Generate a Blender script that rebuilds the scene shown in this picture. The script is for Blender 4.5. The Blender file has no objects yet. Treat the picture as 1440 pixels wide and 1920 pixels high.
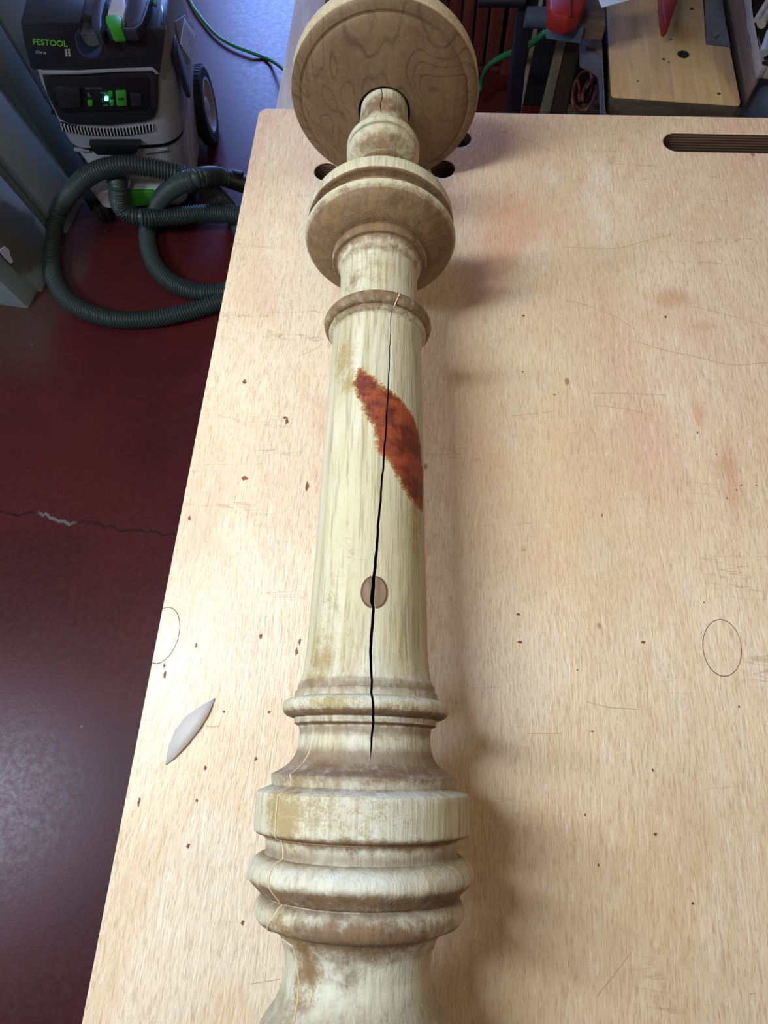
import bpy, bmesh, math, random
import numpy as np
from mathutils import Vector, Matrix
random.seed(4)
rng = np.random.RandomState(7)
scene = bpy.context.scene
COL = scene.collection
PI = math.pi

# ------------------------------------------------------------------ camera
F_PX = 1180.88
CAM = np.array([[0.997703331701795, -0.04826376049730692, 0.04752548088969392],
                [0.06236833387160276, 0.9282901991776413, -0.3665890028912694],
                [-0.02642447428461638, 0.36871115460939535, 0.9291683548342509]])
TZ = 0.92                       # height of the bench top
ZA = TZ + 0.0796                # height of the post's axis
EYE = np.array([0.0, 0.0, ZA + 0.37])
cam_data = bpy.data.cameras.new('camera')
cam = bpy.data.objects.new('camera', cam_data)
COL.objects.link(cam)
m4 = Matrix([list(CAM[i]) + [EYE[i]] for i in range(3)] + [[0, 0, 0, 1]])
cam.matrix_world = m4
cam_data.sensor_fit = 'VERTICAL'
cam_data.sensor_height = 24.0
cam_data.lens = 24.0 * F_PX / 1920.0
cam_data.clip_start = 0.02
scene.camera = cam

scene.view_settings.view_transform = 'Standard'
scene.view_settings.look = 'None'
scene.view_settings.gamma = 1.0
scene.view_settings.use_curve_mapping = False
scene.view_settings.exposure = 0.0

# ------------------------------------------------------------------ light
world = bpy.data.worlds.new('world')
scene.world = world
world.use_nodes = True
bg = world.node_tree.nodes['Background']
bg.inputs[0].default_value = (0.64, 0.50, 0.40, 1)
bg.inputs[1].default_value = 0.185


def area(name, loc, target, sx, sy, power, color):
    l = bpy.data.lights.new(name, 'AREA')
    l.shape = 'RECTANGLE'; l.size = sx; l.size_y = sy
    l.energy = power; l.color = color
    o = bpy.data.objects.new(name, l); COL.objects.link(o)
    o.location = loc
    d = Vector(target) - Vector(loc)
    o.rotation_euler = d.to_track_quat('-Z', 'Y').to_euler()
    return o


key = area('lamp_over_bench_left', (-0.50, 0.16, 1.78), (-0.10, 0.16, 0.95), 0.07, 0.50, 6.3, (0.90, 0.97, 1.0))
key.data.spread = math.radians(125)
area('sheen_fill_left', (-2.3, -0.35, 2.35), (-0.5, 0.3, 0.5), 0.5, 0.5, 34, (0.66, 0.78, 1.0))  # unseen cool light, added for the floor sheen and as fill
area('warm_fill_overhead', (1.1, 0.3, 2.7), (0.2, 0.3, 0.9), 0.9, 0.4, 6, (1.0, 0.72, 0.50))  # warm fill added to brown the shadows, no known lamp there
area('daylight_far_window', (-0.75, 4.6, 1.35), (-0.6, 2.0, 0.2), 1.3, 1.3, 115, (0.22, 0.38, 1.0))


# ------------------------------------------------------------------ geometry helpers
def ray(px, py):
    return CAM @ np.array([px - 720.0, 960.0 - py, -F_PX])


def at(px, py, z):              # the point of height z seen there
    r = ray(px, py)
    return EYE + r * (z - EYE[2]) / r[2]


def aty(px, py, y):             # the point on the wall-parallel plane at distance y
    r = ray(px, py)
    return EYE + r * (y - EYE[1]) / r[1]


def new_obj(name, me, mats=(), parent=None, smooth=None):
    for m in mats:
        me.materials.append(m)
    o = bpy.data.objects.new(name, me)
    COL.objects.link(o)
    if parent is not None:
        o.parent = parent
    if smooth is not None:
        me.polygons.foreach_set('use_smooth', [True] * len(me.polygons))
        me.set_sharp_from_angle(angle=math.radians(smooth))
    me.update()
    return o


def from_bm(name, bm, mats, parent=None, smooth=35):
    me = bpy.data.meshes.new(name)
    bmesh.ops.recalc_face_normals(bm, faces=bm.faces)
    bm.to_mesh(me); bm.free()
    if not isinstance(mats, (list, tuple)):
        mats = [mats]
    return new_obj(name, me, mats, parent, smooth)


def empty(name, loc, rz=0.0):
    o = bpy.data.objects.new(name, None)
    o.empty_display_size = 0.05
    COL.objects.link(o)
    o.location = loc; o.rotation_euler = (0, 0, rz)
    return o


def tag(o, label=None, cat=None, group=None, kind=None):
    if label: o['label'] = label
    if cat: o['category'] = cat
    if group: o['group'] = group
    if kind: o['kind'] = kind
    return o


def bm_box(bm, c, s, rot=None, bev=0.0, seg=2):
    g = bmesh.ops.create_cube(bm, size=1.0)
    vs = g['verts']
    for v in vs:
        v.co = Vector((v.co.x * s[0], v.co.y * s[1], v.co.z * s[2]))
    if bev > 0:
        es = list({e for v in vs for e in v.link_edges})
        r = bmesh.ops.bevel(bm, geom=es, offset=bev, segments=seg, affect='EDGES', profile=0.5)
        vs = list({v for f in r['faces'] for v in f.verts} | {v for v in vs if v.is_valid})
    M = Matrix.Translation(Vector(c))
    if rot is not None:
        M = M @ rot
    for v in vs:
        v.co = M @ v.co
    return vs


def box(name, c, s, mat, parent=None, bev=0.003, rot=None):
    bm = bmesh.new()
    bm_box(bm, c, s, rot, bev)
    return from_bm(name, bm, mat, parent)


def bm_prism(bm, pts, vec, bev=0.0, seg=2):
    """closed polygon of 3D points pushed along vec"""
    a = [bm.verts.new(Vector(p)) for p in pts]
    b = [bm.verts.new(Vector(p) + Vector(vec)) for p in pts]
    n = len(pts)
    fs = [bm.faces.new(a), bm.faces.new(list(reversed(b)))]
    for i in range(n):
        fs.append(bm.faces.new([a[i], b[i], b[(i + 1) % n], a[(i + 1) % n]]))
    bmesh.ops.recalc_face_normals(bm, faces=fs)
    if bev > 0:
        es = list({e for f in fs for e in f.edges})
        bmesh.ops.bevel(bm, geom=es, offset=bev, segments=seg, affect='EDGES', profile=0.5, clamp_overlap=True)


def prism(name, pts, vec, mat, parent=None, bev=0.0, smooth=35):
    bm = bmesh.new()
    bm_prism(bm, pts, vec, bev)
    return from_bm(name, bm, mat, parent, smooth)


def catmull(P, step=0.01):
    P = [np.array(p, float) for p in P]
    Q = [2 * P[0] - P[1]] + P + [2 * P[-1] - P[-2]]
    out = []
    for i in range(1, len(Q) - 2):
        p0, p1, p2, p3 = Q[i - 1:i + 3]
        n = max(2, int(np.linalg.norm(p2 - p1) / step))
        for k in range(n):
            t = k / n
            out.append(0.5 * ((2 * p1) + (-p0 + p2) * t + (2 * p0 - 5 * p1 + 4 * p2 - p3) * t * t
                              + (-p0 + 3 * p1 - 3 * p2 + p3) * t ** 3))
    out.append(P[-1])
    return np.array(out)


def resample(P, step):
    d = np.r_[0, np.cumsum(np.linalg.norm(np.diff(P, axis=0), axis=1))]
    n = int(d[-1] / step)
    t = np.linspace(0, d[-1], n + 1)
    return np.stack([np.interp(t, d, P[:, i]) for i in range(3)], 1), t


def bm_tube(bm, P, rad, nseg=12, cap=True, tt=None):
    """rad: number or function(arclength, angle)"""
    P = np.asarray(P, float)
    n = len(P)
    T = np.gradient(P, axis=0)
    T /= np.linalg.norm(T, axis=1)[:, None]
    up = np.array([0, 0, 1.0]) if abs(T[0][2]) < .9 else np.array([1.0, 0, 0])
    N = np.cross(T[0], np.cross(up, T[0])); N /= np.linalg.norm(N)
    d = np.r_[0, np.cumsum(np.linalg.norm(np.diff(P, axis=0), axis=1))]
    rings = []
    for i in range(n):
        N = N - T[i] * (N @ T[i]); N /= np.linalg.norm(N)
        B = np.cross(T[i], N)
        r_ = []
        for k in range(nseg):
            a = 2 * PI * k / nseg
            r = rad(d[i], a) if callable(rad) else rad
            r_.append(bm.verts.new(Vector(P[i] + r * (math.cos(a) * N + math.sin(a) * B))))
        rings.append(r_)
    for i in range(n - 1):
        for k in range(nseg):
            bm.faces.new([rings[i][k], rings[i][(k + 1) % nseg], rings[i + 1][(k + 1) % nseg], rings[i + 1][k]])
    if cap:
        bm.faces.new(list(reversed(rings[0]))); bm.faces.new(rings[-1])


def tube(name, P, rad, mat, parent=None, nseg=12, smooth=50):
    bm = bmesh.new(); bm_tube(bm, P, rad, nseg)
    return from_bm(name, bm, mat, parent, smooth)


def bm_cyl(bm, p0, p1, r, n=32):
    bm_tube(bm, [p0, [(p0[i] + p1[i]) / 2 for i in range(3)], p1], r, n)


def cyl(name, p0, p1, r, mat, parent=None, n=32):
    bm = bmesh.new(); bm_cyl(bm, p0, p1, r, n)
    return from_bm(name, bm, mat, parent, 40)


def bm_lathe(bm, prof, p0, axis, n=48, closed=False):
    """prof: (along, radius) list"""
    axis = Vector(axis).normalized()
    u = axis.orthogonal().normalized(); v = axis.cross(u)
    rings = []
    for s, r in prof:
        c = Vector(p0) + axis * s
        if r < 1e-6:
            rings.append([bm.verts.new(c)])
        else:
            rings.append([bm.verts.new(c + r * (math.cos(2 * PI * k / n) * u + math.sin(2 * PI * k / n) * v)) for k in range(n)])
    for a, b in zip(rings, rings[1:]):
        for k in range(n):
            k2 = (k + 1) % n
            if len(a) == 1 and len(b) == 1: continue
            if len(a) == 1: bm.faces.new([a[0], b[k2], b[k]])
            elif len(b) == 1: bm.faces.new([a[k], a[k2], b[0]])
            else: bm.faces.new([a[k], a[k2], b[k2], b[k]])


# ------------------------------------------------------------------ materials
class NT:
    def __init__(self, name):
        self.m = bpy.data.materials.new(name); self.m.use_nodes = True
        self.t = self.m.node_tree
        self.b = self.t.nodes['Principled BSDF']
        self._co = None

    def n(self, typ, **kw):
        x = self.t.nodes.new(typ)
        for k, v in kw.items():
            setattr(x, k, v)
        return x

    def l(self, a, b): self.t.links.new(a, b)

    def setin(self, sock, v):
        if isinstance(v, bpy.types.NodeSocket): self.l(v, sock)
        elif isinstance(v, (tuple, list)) and len(v) == 3 and sock.type == 'RGBA': sock.default_value = (*v, 1)
        else: sock.default_value = v

    def coord(self):
        if self._co is None: self._co = self.n('ShaderNodeTexCoord').outputs['Object']
        return self._co

    def mapping(self, scale=(1, 1, 1), loc=(0, 0, 0), rot=(0, 0, 0), src=None):
        mp = self.n('ShaderNodeMapping')
        self.l(src or self.coord(), mp.inputs['Vector'])
        mp.inputs['Scale'].default_value = scale
        mp.inputs['Location'].default_value = loc
        mp.inputs['Rotation'].default_value = rot
        return mp.outputs[0]

    def noise(self, scale, vec=None, detail=4, rough=.55, dist=0.0, out='Fac'):
        x = self.n('ShaderNodeTexNoise')
        self.l(vec or self.coord(), x.inputs['Vector'])
        x.inputs['Scale'].default_value = scale; x.inputs['Detail'].default_value = detail
        x.inputs['Roughness'].default_value = rough; x.inputs['Distortion'].default_value = dist
        return x.outputs[out]

    def math(self, op, a, b=0.0, c=0.0, clamp=False):
        x = self.n('ShaderNodeMath', operation=op); x.use_clamp = clamp
        for i, v in enumerate((a, b, c)): self.setin(x.inputs[i], v)
        return x.outputs[0]

    def ss(self, v, lo, hi, a=0.0, b=1.0):      # smooth step
        x = self.n('ShaderNodeMapRange', interpolation_type='SMOOTHSTEP')
        self.setin(x.inputs[0], v)
        for i, q in enumerate((lo, hi, a, b)): x.inputs[i + 1].default_value = q
        return x.outputs[0]

    def mix(self, f, a, b, mode='MIX'):
        x = self.n('ShaderNodeMix', data_type='RGBA', blend_type=mode)
        self.setin(x.inputs[0], f); self.setin(x.inputs[6], a); self.setin(x.inputs[7], b)
        return x.outputs[2]

    def attr(self, name):
        x = self.n('ShaderNodeAttribute'); x.attribute_name = name
        return x.outputs['Fac']

    def bump(self, h, strength=.3, dist=.001, normal=None):
        x = self.n('ShaderNodeBump')
        x.inputs['Strength'].default_value = strength; x.inputs['Distance'].default_value = dist
        self.l(h, x.inputs['Height'])
        if normal: self.l(normal, x.inputs['Normal'])
        return x.outputs[0]

    def done(self, color=None, rough=None, normal=None, metal=None, spec=None):
        for k, v in (('Base Color', color), ('Roughness', rough), ('Normal', normal), ('Metallic', metal), ('Specular IOR Level', spec)):
            if v is not None: self.setin(self.b.inputs[k], v)
        return self.m


def srgb(r, g, b):
    f = lambda c: (c / 255 / 12.92) if c / 255 <= .04045 else ((c / 255 + .055) / 1.055) ** 2.4
    return (f(r), f(g), f(b))


def plain(name, col, rough=.5, metal=0.0, var=.12, bscale=400, bst=.15, spec=.5):
    k = NT(name)
    n1 = k.noise(9, detail=3)
    c2 = tuple(min(1, c * (1 + var)) for c in col); c1 = tuple(c * (1 - var) for c in col)
    c = k.mix(k.ss(n1, .3, .7), c1, c2)
    nb = k.noise(bscale, detail=2)
    return k.done(c, rough, k.bump(nb, bst, .0004), metal, spec)


def wood(name, c1, c2, along='Y', scale=1.0, rough=.5, bst=.25, rings=True):
    k = NT(name)
    st = {'X': (.12, 1, 1), 'Y': (1, .12, 1), 'Z': (1, 1, .12)}[along]
    v = k.mapping(tuple(s * scale for s in st))
    a = k.noise(60, v, 5, .6, .4)
    b = k.noise(240, v, 3, .6)
    f = k.math('ADD', k.math('MULTIPLY', a, .7), k.math('MULTIPLY', b, .3))
    c = k.mix(k.ss(f, .36, .62), c1, c2)
    return k.done(c, rough, k.bump(b, bst, .0005), 0.0, .3)


def post_material():
    k = NT('weathered_turned_wood')
    co = k.coord()
    grain = k.mapping((1, .045, 1))
    g1 = k.noise(520, grain, 4, .65)
    g2 = k.noise(130, grain, 4, .6, .6)
    big = k.noise(22, k.mapping((1, .5, 1)), 4, .6)
    fine = k.noise(900, None, 3, .7)
    mid = k.noise(170, None, 5, .7)
    # bleached, sanded wood
    base = k.mix(k.ss(big, .35, .65), srgb(194, 189, 168), srgb(184, 176, 144))
    base = k.mix(k.math('MULTIPLY', k.ss(g2, .45, .68), .7), base, srgb(160, 148, 112))
    base = k.mix(k.math('MULTIPLY', k.ss(g1, .50, .68), .6), base, srgb(132, 118, 88))
    # faint cool sapwood
    base = k.mix(k.math('MULTIPLY', k.ss(k.noise(14, k.mapping((1, .3, 1), (3, 1, 2)), 3), .5, .7), .55), base, srgb(196, 200, 190))
    # specks of old finish left in the pores where the sander did not reach
    ol = k.math('ADD', k.attr('olive'), k.math('MULTIPLY', k.math('SUBTRACT', mid, .5), 1.6))
    base = k.mix(k.math('MULTIPLY', k.ss(k.math('ADD', ol, k.math('MULTIPLY', k.math('SUBTRACT', fine, .5), 1.4)), .2, 1.0), .75), base, srgb(140, 118, 62))
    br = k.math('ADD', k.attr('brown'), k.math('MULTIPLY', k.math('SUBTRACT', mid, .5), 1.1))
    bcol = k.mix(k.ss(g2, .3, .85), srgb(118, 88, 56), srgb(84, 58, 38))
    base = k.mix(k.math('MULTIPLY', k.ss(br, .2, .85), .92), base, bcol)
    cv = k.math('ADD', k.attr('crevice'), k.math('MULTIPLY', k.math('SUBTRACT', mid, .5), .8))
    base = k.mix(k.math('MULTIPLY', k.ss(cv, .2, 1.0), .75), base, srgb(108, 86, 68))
    # the patch of red finish
    rd = k.math('ADD', k.attr('red'), k.math('ADD', k.math('MULTIPLY', k.math('SUBTRACT', mid, .5), 1.5),
                                             k.math('MULTIPLY', k.math('SUBTRACT', fine, .5), 1.0)))
    rc = k.mix(k.ss(k.noise(75, None, 4, .7), .38, .62), srgb(92, 36, 22), srgb(140, 66, 38))
    rc = k.mix(k.ss(rd, .35, .85), srgb(158, 122, 70), rc)
    base = k.mix(k.ss(rd, .28, .5), base, rc)
    hb = k.math('ADD', k.math('MULTIPLY', g1, .6), k.math('ADD', k.math('MULTIPLY', fine, .25), k.math('MULTIPLY', g2, .5)))
    return k.done(base, .62, k.bump(hb, .6, .0012), 0.0, .3)


def plate_material():
    k = NT('brown_turned_disc_wood')
    f = k.noise(17, k.mapping((1, .5, .55), (.03, 0, .05)), 2, .45, .5)
    ph = k.math('FRACT', k.math('MULTIPLY', f, 19.0))
    ln = k.ss(k.math('ABSOLUTE', k.math('SUBTRACT', ph, .5)), .0, .16, 1, 0)
    g = k.noise(300, None, 4, .7)
    b = k.noise(24, None, 5, .65)
    v = k.noise(260, k.mapping((1, 1, .06)), 3, .6)
    c = k.mix(k.math('MULTIPLY', ln, k.ss(b, .35, .6, .1, .75)), srgb(112, 92, 66), srgb(70, 52, 38))
    c = k.mix(k.math('MULTIPLY', k.ss(b, .42, .7), .55), c, srgb(88, 66, 48))
    c = k.mix(k.math('MULTIPLY', k.ss(v, .5, .7), .3), c, srgb(84, 64, 46))
    c = k.mix(k.math('MULTIPLY', k.ss(g, .5, .8), .3), c, srgb(156, 134, 104))
    # the turned rim is paler than the face
    c = k.mix(k.attr('rim'), c, k.mix(k.ss(g, .3, .7), srgb(196, 184, 150), srgb(168, 152, 118)))
    return k.done(c, .6, k.bump(g, .3, .0006), 0.0, .3)


def bench_material():
    k = NT('birch_plywood')
    v = k.mapping((1, .17, 1))
    wob = k.noise(30, k.mapping((1, .5, 1)), 3, .5)
    vv = k.n('ShaderNodeVectorMath', operation='ADD')
    cm = k.n('ShaderNodeCombineXYZ'); k.l(k.math('MULTIPLY', wob, .005), cm.inputs[0])
    k.l(v, vv.inputs[0]); k.l(cm.outputs[0], vv.inputs[1])
    g1 = k.noise(820, vv.outputs[0], 3, .6)
    g2 = k.noise(430, vv.outputs[0], 4, .6, .2)
    flame = k.noise(7, k.mapping((1, .45, 1), (1.3, .2, 0)), 5, .6, 1.2)
    big = k.noise(4.5, k.mapping((1, .8, 1), (.4, .9, 0)), 3, .55)
    c = k.mix(k.ss(big, .38, .62), srgb(218, 200, 172), srgb(208, 184, 150))
    c = k.mix(k.math('MULTIPLY', k.ss(flame, .45, .7), .8), c, srgb(206, 172, 146))
    c = k.mix(k.math('MULTIPLY', k.ss(flame, .36, .46, 1, 0), .5), c, srgb(218, 208, 188))
    c = k.mix(k.math('MULTIPLY', k.ss(g2, .48, .68), .26), c, srgb(176, 144, 110))
    c = k.mix(k.math('MULTIPLY', k.ss(g1, .50, .68), .38), c, srgb(156, 122, 90))
    c = k.mix(k.math('MULTIPLY', k.ss(g2, .30, .42, 1, 0), .4), c, srgb(234, 222, 202))
    # old stains of spilled finish
    sn = k.noise(38, None, 5, .7, .6)
    sep = k.n('ShaderNodeSeparateXYZ'); k.l(k.coord(), sep.inputs[0])
    for (px, py, rx, ry, amt, col) in (
            (1255, 560, .020, .012, .65, (176, 128, 84)), (1310, 612, .016, .006, .5, (180, 140, 100)),
            (1368, 880, .010, .030, .6, (176, 120, 80)), (1310, 780, .005, .016, .5, (186, 120, 80)),
            (955, 430, .030, .060, .50, (190, 128, 98)), (905, 520, .022, .040, .45, (188, 130, 100)),
            (1020, 420, .040, .030, .35, (198, 146, 116)), (590, 310, .03, .03, .4, (190, 150, 124)),
            (900, 830, .03, .09, .35, (196, 152, 106)), (480, 540, .03, .04, .3, (206, 160, 130)),
            (1000, 260, .03, .03, .35, (206, 170, 130)), (1100, 1000, .09, .09, .3, (196, 160, 112))):
        P = at(px, py, TZ)
        dx = k.math('DIVIDE', k.math('SUBTRACT', sep.outputs[0], float(P[0])), rx)
        dy = k.math('DIVIDE', k.math('SUBTRACT', sep.outputs[1], float(P[1])), ry)
        d = k.math('SQRT', k.math('ADD', k.math('MULTIPLY', dx, dx), k.math('MULTIPLY', dy, dy)))
        d = k.math('ADD', d, k.math('MULTIPLY', k.math('SUBTRACT', sn, .5), 2.2))
        c = k.mix(k.math('MULTIPLY', k.ss(d, .1, 1.4, 1, 0), amt * .8), c, srgb(*col))
    # scattered brown specks and scratches
    vo = k.n('ShaderNodeTexVoronoi'); k.l(k.mapping((1, .6, 1)), vo.inputs['Vector']); vo.inputs['Scale'].default_value = 34
    sp = k.math('MULTIPLY', k.ss(vo.outputs['Distance'], .05, .09, 1, 0), k.ss(k.noise(11, None, 2), .55, .62))
    c = k.mix(k.math('MULTIPLY', sp, .7), c, srgb(124, 72, 44))
    sc = k.noise(16, k.mapping((.12, 1, 1), (2, 3, 0), (0, 0, .35)), 6, .6, .3)
    ln = k.math('MULTIPLY', k.ss(k.math('ABSOLUTE', k.math('SUBTRACT', sc, .5)), .0, .006, 1, 0), k.ss(k.noise(9, None, 2), .5, .66))
    c = k.mix(k.math('MULTIPLY', ln, .45), c, srgb(140, 108, 82))
    hb = k.math('ADD', k.math('MULTIPLY', g1, .5), g2)
    return k.done(c, k.ss(big, .3, .7, .36, .46), k.bump(hb, .7, .0010), 0.0, .6)


def edge_material():
    k = NT('plywood_edge_layers')
    w = k.n('ShaderNodeTexWave', wave_type='BANDS', bands_direction='Z')
    k.l(k.coord(), w.inputs['Vector'])
    w.inputs['Scale'].default_value = 110; w.inputs['Distortion'].default_value = .6
    c = k.mix(k.ss(w.outputs['Fac'], .3, .7), srgb(112, 84, 60), srgb(60, 42, 32))
    return k.done(c, .75)


def floor_material():
    k = NT('red_painted_concrete')
    b = k.noise(3.0, None, 5, .6, .3); s = k.noise(60, None, 5, .75)
    c = k.mix(k.ss(b, .35, .65), srgb(78, 30, 34), srgb(92, 34, 35))
    c = k.mix(k.math('MULTIPLY', k.ss(s, .5, .75), .25), c, srgb(84, 48, 52))
    # dusty, worn strip along the cabinet foot
    sep = k.n('ShaderNodeSeparateXYZ'); k.l(k.coord(), sep.inputs[0])
    wx = k.math('ADD', sep.outputs[0], k.math('MULTIPLY', k.math('SUBTRACT', b, .5), .25))
    wy = k.ss(k.math('ADD', sep.outputs[1], k.math('MULTIPLY', s, .2)), .9, 1.1)
    c = k.mix(k.math('MULTIPLY', k.math('MULTIPLY', k.ss(wx, -1.02, -.93, 1, 0), wy), .7), c, srgb(84, 66, 58))
    # hairline crack with a chipped grey edge
    px = [(0, 958), (40, 966), (62, 985), (100, 994), (150, 990), (210, 985), (250, 990), (290, 1005), (330, 1005)]
    P = [at(x, y, 0.0) for x, y in px]
    y0 = k.math('ADD', k.math('MULTIPLY', sep.outputs[0], float((P[-1][1] - P[0][1]) / (P[-1][0] - P[0][0]))),
                float(P[0][1] - P[0][0] * (P[-1][1] - P[0][1]) / (P[-1][0] - P[0][0])))
    cn = k.noise(14, k.mapping((1, 0, 0)), 6, .7)
    dd = k.math('ABSOLUTE', k.math('SUBTRACT', k.math('ADD', sep.outputs[1], k.math('MULTIPLY', k.math('SUBTRACT', cn, .5), .09)), y0))
    c = k.mix(k.math('MULTIPLY', k.ss(dd, .0, .0045, 1, 0), .85), c, srgb(34, 18, 20))
    chip = k.math('MULTIPLY', k.ss(dd, .001, .006, 1, 0), k.ss(k.math('ABSOLUTE', k.math('SUBTRACT', sep.outputs[0], float(P[3][0]))), .03, .06, 1, 0))
    c = k.mix(chip, c, srgb(128, 128, 124))
    vo = k.n('ShaderNodeTexVoronoi'); k.l(k.coord(), vo.inputs['Vector']); vo.inputs['Scale'].default_value = 9
    c = k.mix(k.math('MULTIPLY', k.ss(vo.outputs['Distance'], .015, .03, 1, 0), .6), c, srgb(160, 130, 130))
    r = k.ss(s, .3, .7, .30, .40)
    return k.done(c, r, k.bump(k.noise(140, None, 4, .6), .12, .001), 0.0, .4)


M_post = post_material()
M_plate = plate_material()
M_bench = bench_material()
M_edge = edge_material()
M_floor = floor_material()
M_dark = plain('crack_interior_dark', srgb(30, 22, 17), .9)
M_knot = wood('knot_wood', srgb(140, 118, 92), srgb(108, 84, 66), 'Y', 2.0, .7)
M_seam = plain('pale_glue_seam', srgb(196, 176, 142), .6)
M_line = plain('dark_joint_line', srgb(84, 58, 40), .8)
M_vgrey = plain('grey_textured_plastic', srgb(150, 154, 158), .55, bscale=900, bst=.3)
M_vlight = plain('pale_grey_plastic', srgb(192, 196, 198), .45, bscale=900, bst=.2)
M_vblack = plain('black_plastic', srgb(34, 38, 44), .42, bscale=900, bst=.3)
M_vdeep = plain('deep_black_plastic', srgb(18, 19, 23), .5)
M_vrail = plain('dark_blue_grey_plastic', srgb(48, 50, 66), .4)
M_green = plain('green_plastic', srgb(60, 158, 48), .45)
M_rubber = plain('black_rubber', srgb(26, 26, 28), .6)
M_hose = plain('grey_green_hose_plastic', srgb(62, 78, 74), .4, var=.06)
M_hosegreen = plain('green_cable_sheath', srgb(52, 142, 88), .4)
M_cab = plain('grey_green_painted_wood', srgb(152, 170, 174), .5, var=.06)
M_cabside = plain('olive_grey_painted_wood', srgb(114, 126, 116), .65, var=.08)
M_white = plain('white_paint', srgb(220, 218, 214), .6)
M_alu = plain('brushed_aluminium', srgb(150, 152, 156), .35, .9)


def cab_stained():
    k = NT('stained_grey_painted_wood')
    b = k.noise(12, None, 4, .6)
    c = k.mix(k.ss(b, .3, .7), srgb(146, 164, 168), srgb(156, 172, 176))
    A_ = at(79, 548, 0); B_ = at(116, 462, 0); d_ = B_ - A_; n_ = np.array([d_[1], -d_[0], 0]); n_ /= np.linalg.norm(n_); m_ = n_ + np.array([0, 0, .18])
    r_ = ray(38, 448); P = EYE + r_ * (((A_ - EYE) @ m_) / (r_ @ m_))
    sep = k.n('ShaderNodeSeparateXYZ'); k.l(k.coord(), sep.inputs[0])
    dx = k.math('DIVIDE', k.math('SUBTRACT', sep.outputs[1], float(P[1])), .085)
    dz = k.math('DIVIDE', k.math('SUBTRACT', sep.outputs[2], float(P[2])), .11)
    d = k.math('SQRT', k.math('ADD', k.math('MULTIPLY', dx, dx), k.math('MULTIPLY', dz, dz)))
    d = k.math('ADD', d, k.math('MULTIPLY', k.math('SUBTRACT', b, .5), 1.0))
    c = k.mix(k.math('MULTIPLY', k.ss(d, .75, 1.1, 1, 0), .75), c, srgb(74, 70, 60))
    return k.done(c, .55)


M_cabstain = cab_stained()

# ------------------------------------------------------------------ floor
me = bpy.data.meshes.new('floor')
me.from_pydata([(-3.5, -2.5, 0), (3.5, -2.5, 0), (3.5, 4.5, 0), (-3.5, 4.5, 0)], [], [(0, 1, 2, 3)])
fl = new_obj('floor', me, [M_floor])
tag(fl, kind='structure')

# ------------------------------------------------------------------ workbench
EX0, EX1, EY0, EY1 = -0.1804, 0.66, -0.46, 0.6209
bench = empty('workbench', ((EX0 + EX1) / 2, (EY0 + EY1) / 2, 0))
tag(bench, 'pale birch plywood workbench top with slot and dog holes carrying the turned post', 'workbench')


def curve_sheet(name, loops, z, th, mats, parent, bev=.0012):
    cu = bpy.data.curves.new(name + '_outline', 'CURVE')
    cu.dimensions = '2D'; cu.fill_mode = 'BOTH'
    cu.extrude = th / 2 - bev; cu.bevel_depth = bev; cu.bevel_resolution = 2; cu.offset = -bev
    for lp in loops:
        s = cu.splines.new('POLY'); s.points.add(len(lp) - 1)
        for i, p in enumerate(lp): s.points[i].co = (p[0], p[1], 0, 1)
        s.use_cyclic_u = True
    tmp = bpy.data.objects.new('tmp', cu); COL.objects.link(tmp)
    bpy.context.view_layer.update()
    me = bpy.data.meshes.new_from_object(tmp.evaluated_get(bpy.context.evaluated_depsgraph_get()))
    bpy.data.objects.remove(tmp)
    me.name = name
    me.transform(Matrix.Translation((0, 0, z - th / 2)))
    me.materials.clear()
    o = new_obj(name, me, mats, None, 30)
    for p in me.polygons:
        p.material_index = 1 if (len(mats) > 1 and abs(p.normal.z) < .5) else 0
    if parent is not None:
        o.parent = parent
        o.matrix_parent_inverse = Matrix.Translation(-Vector(parent.location))
    return o


def arc(cx, cy, r, a0, a1, n=16):
    return [(cx + r * math.cos(math.radians(a0 + (a1 - a0) * i / n)), cy + r * math.sin(math.radians(a0 + (a1 - a0) * i / n))) for i in range(n + 1)]


rc = .009
outer = arc(EX0 + rc, EY0 + rc, rc, 180, 270) + arc(EX1 - rc, EY0 + rc, rc, 270, 360) + arc(EX1 - rc, EY1 - rc, rc, 0, 90) + arc(EX0 + rc, EY1 - rc, rc, 90, 180)
slot = arc(.2405, .5838, .0126, 90, 270, 24) + arc(.46, .5838, .0126, -90, 90, 24)
loops = [outer, slot]
for hx, hy in ((-.1020, .5335), (.0118, .5405), (.0272, .5825)):
    loops.append(arc(hx, hy, .0116, 0, 360, 47)[:-1])
bt = curve_sheet('bench_top', loops, TZ, .030, [M_bench, M_edge], bench)


def child_at_world(o, parent):
    o.parent = parent
    o.matrix_parent_inverse = Matrix.Translation(-Vector(parent.location))
    return o


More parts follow.
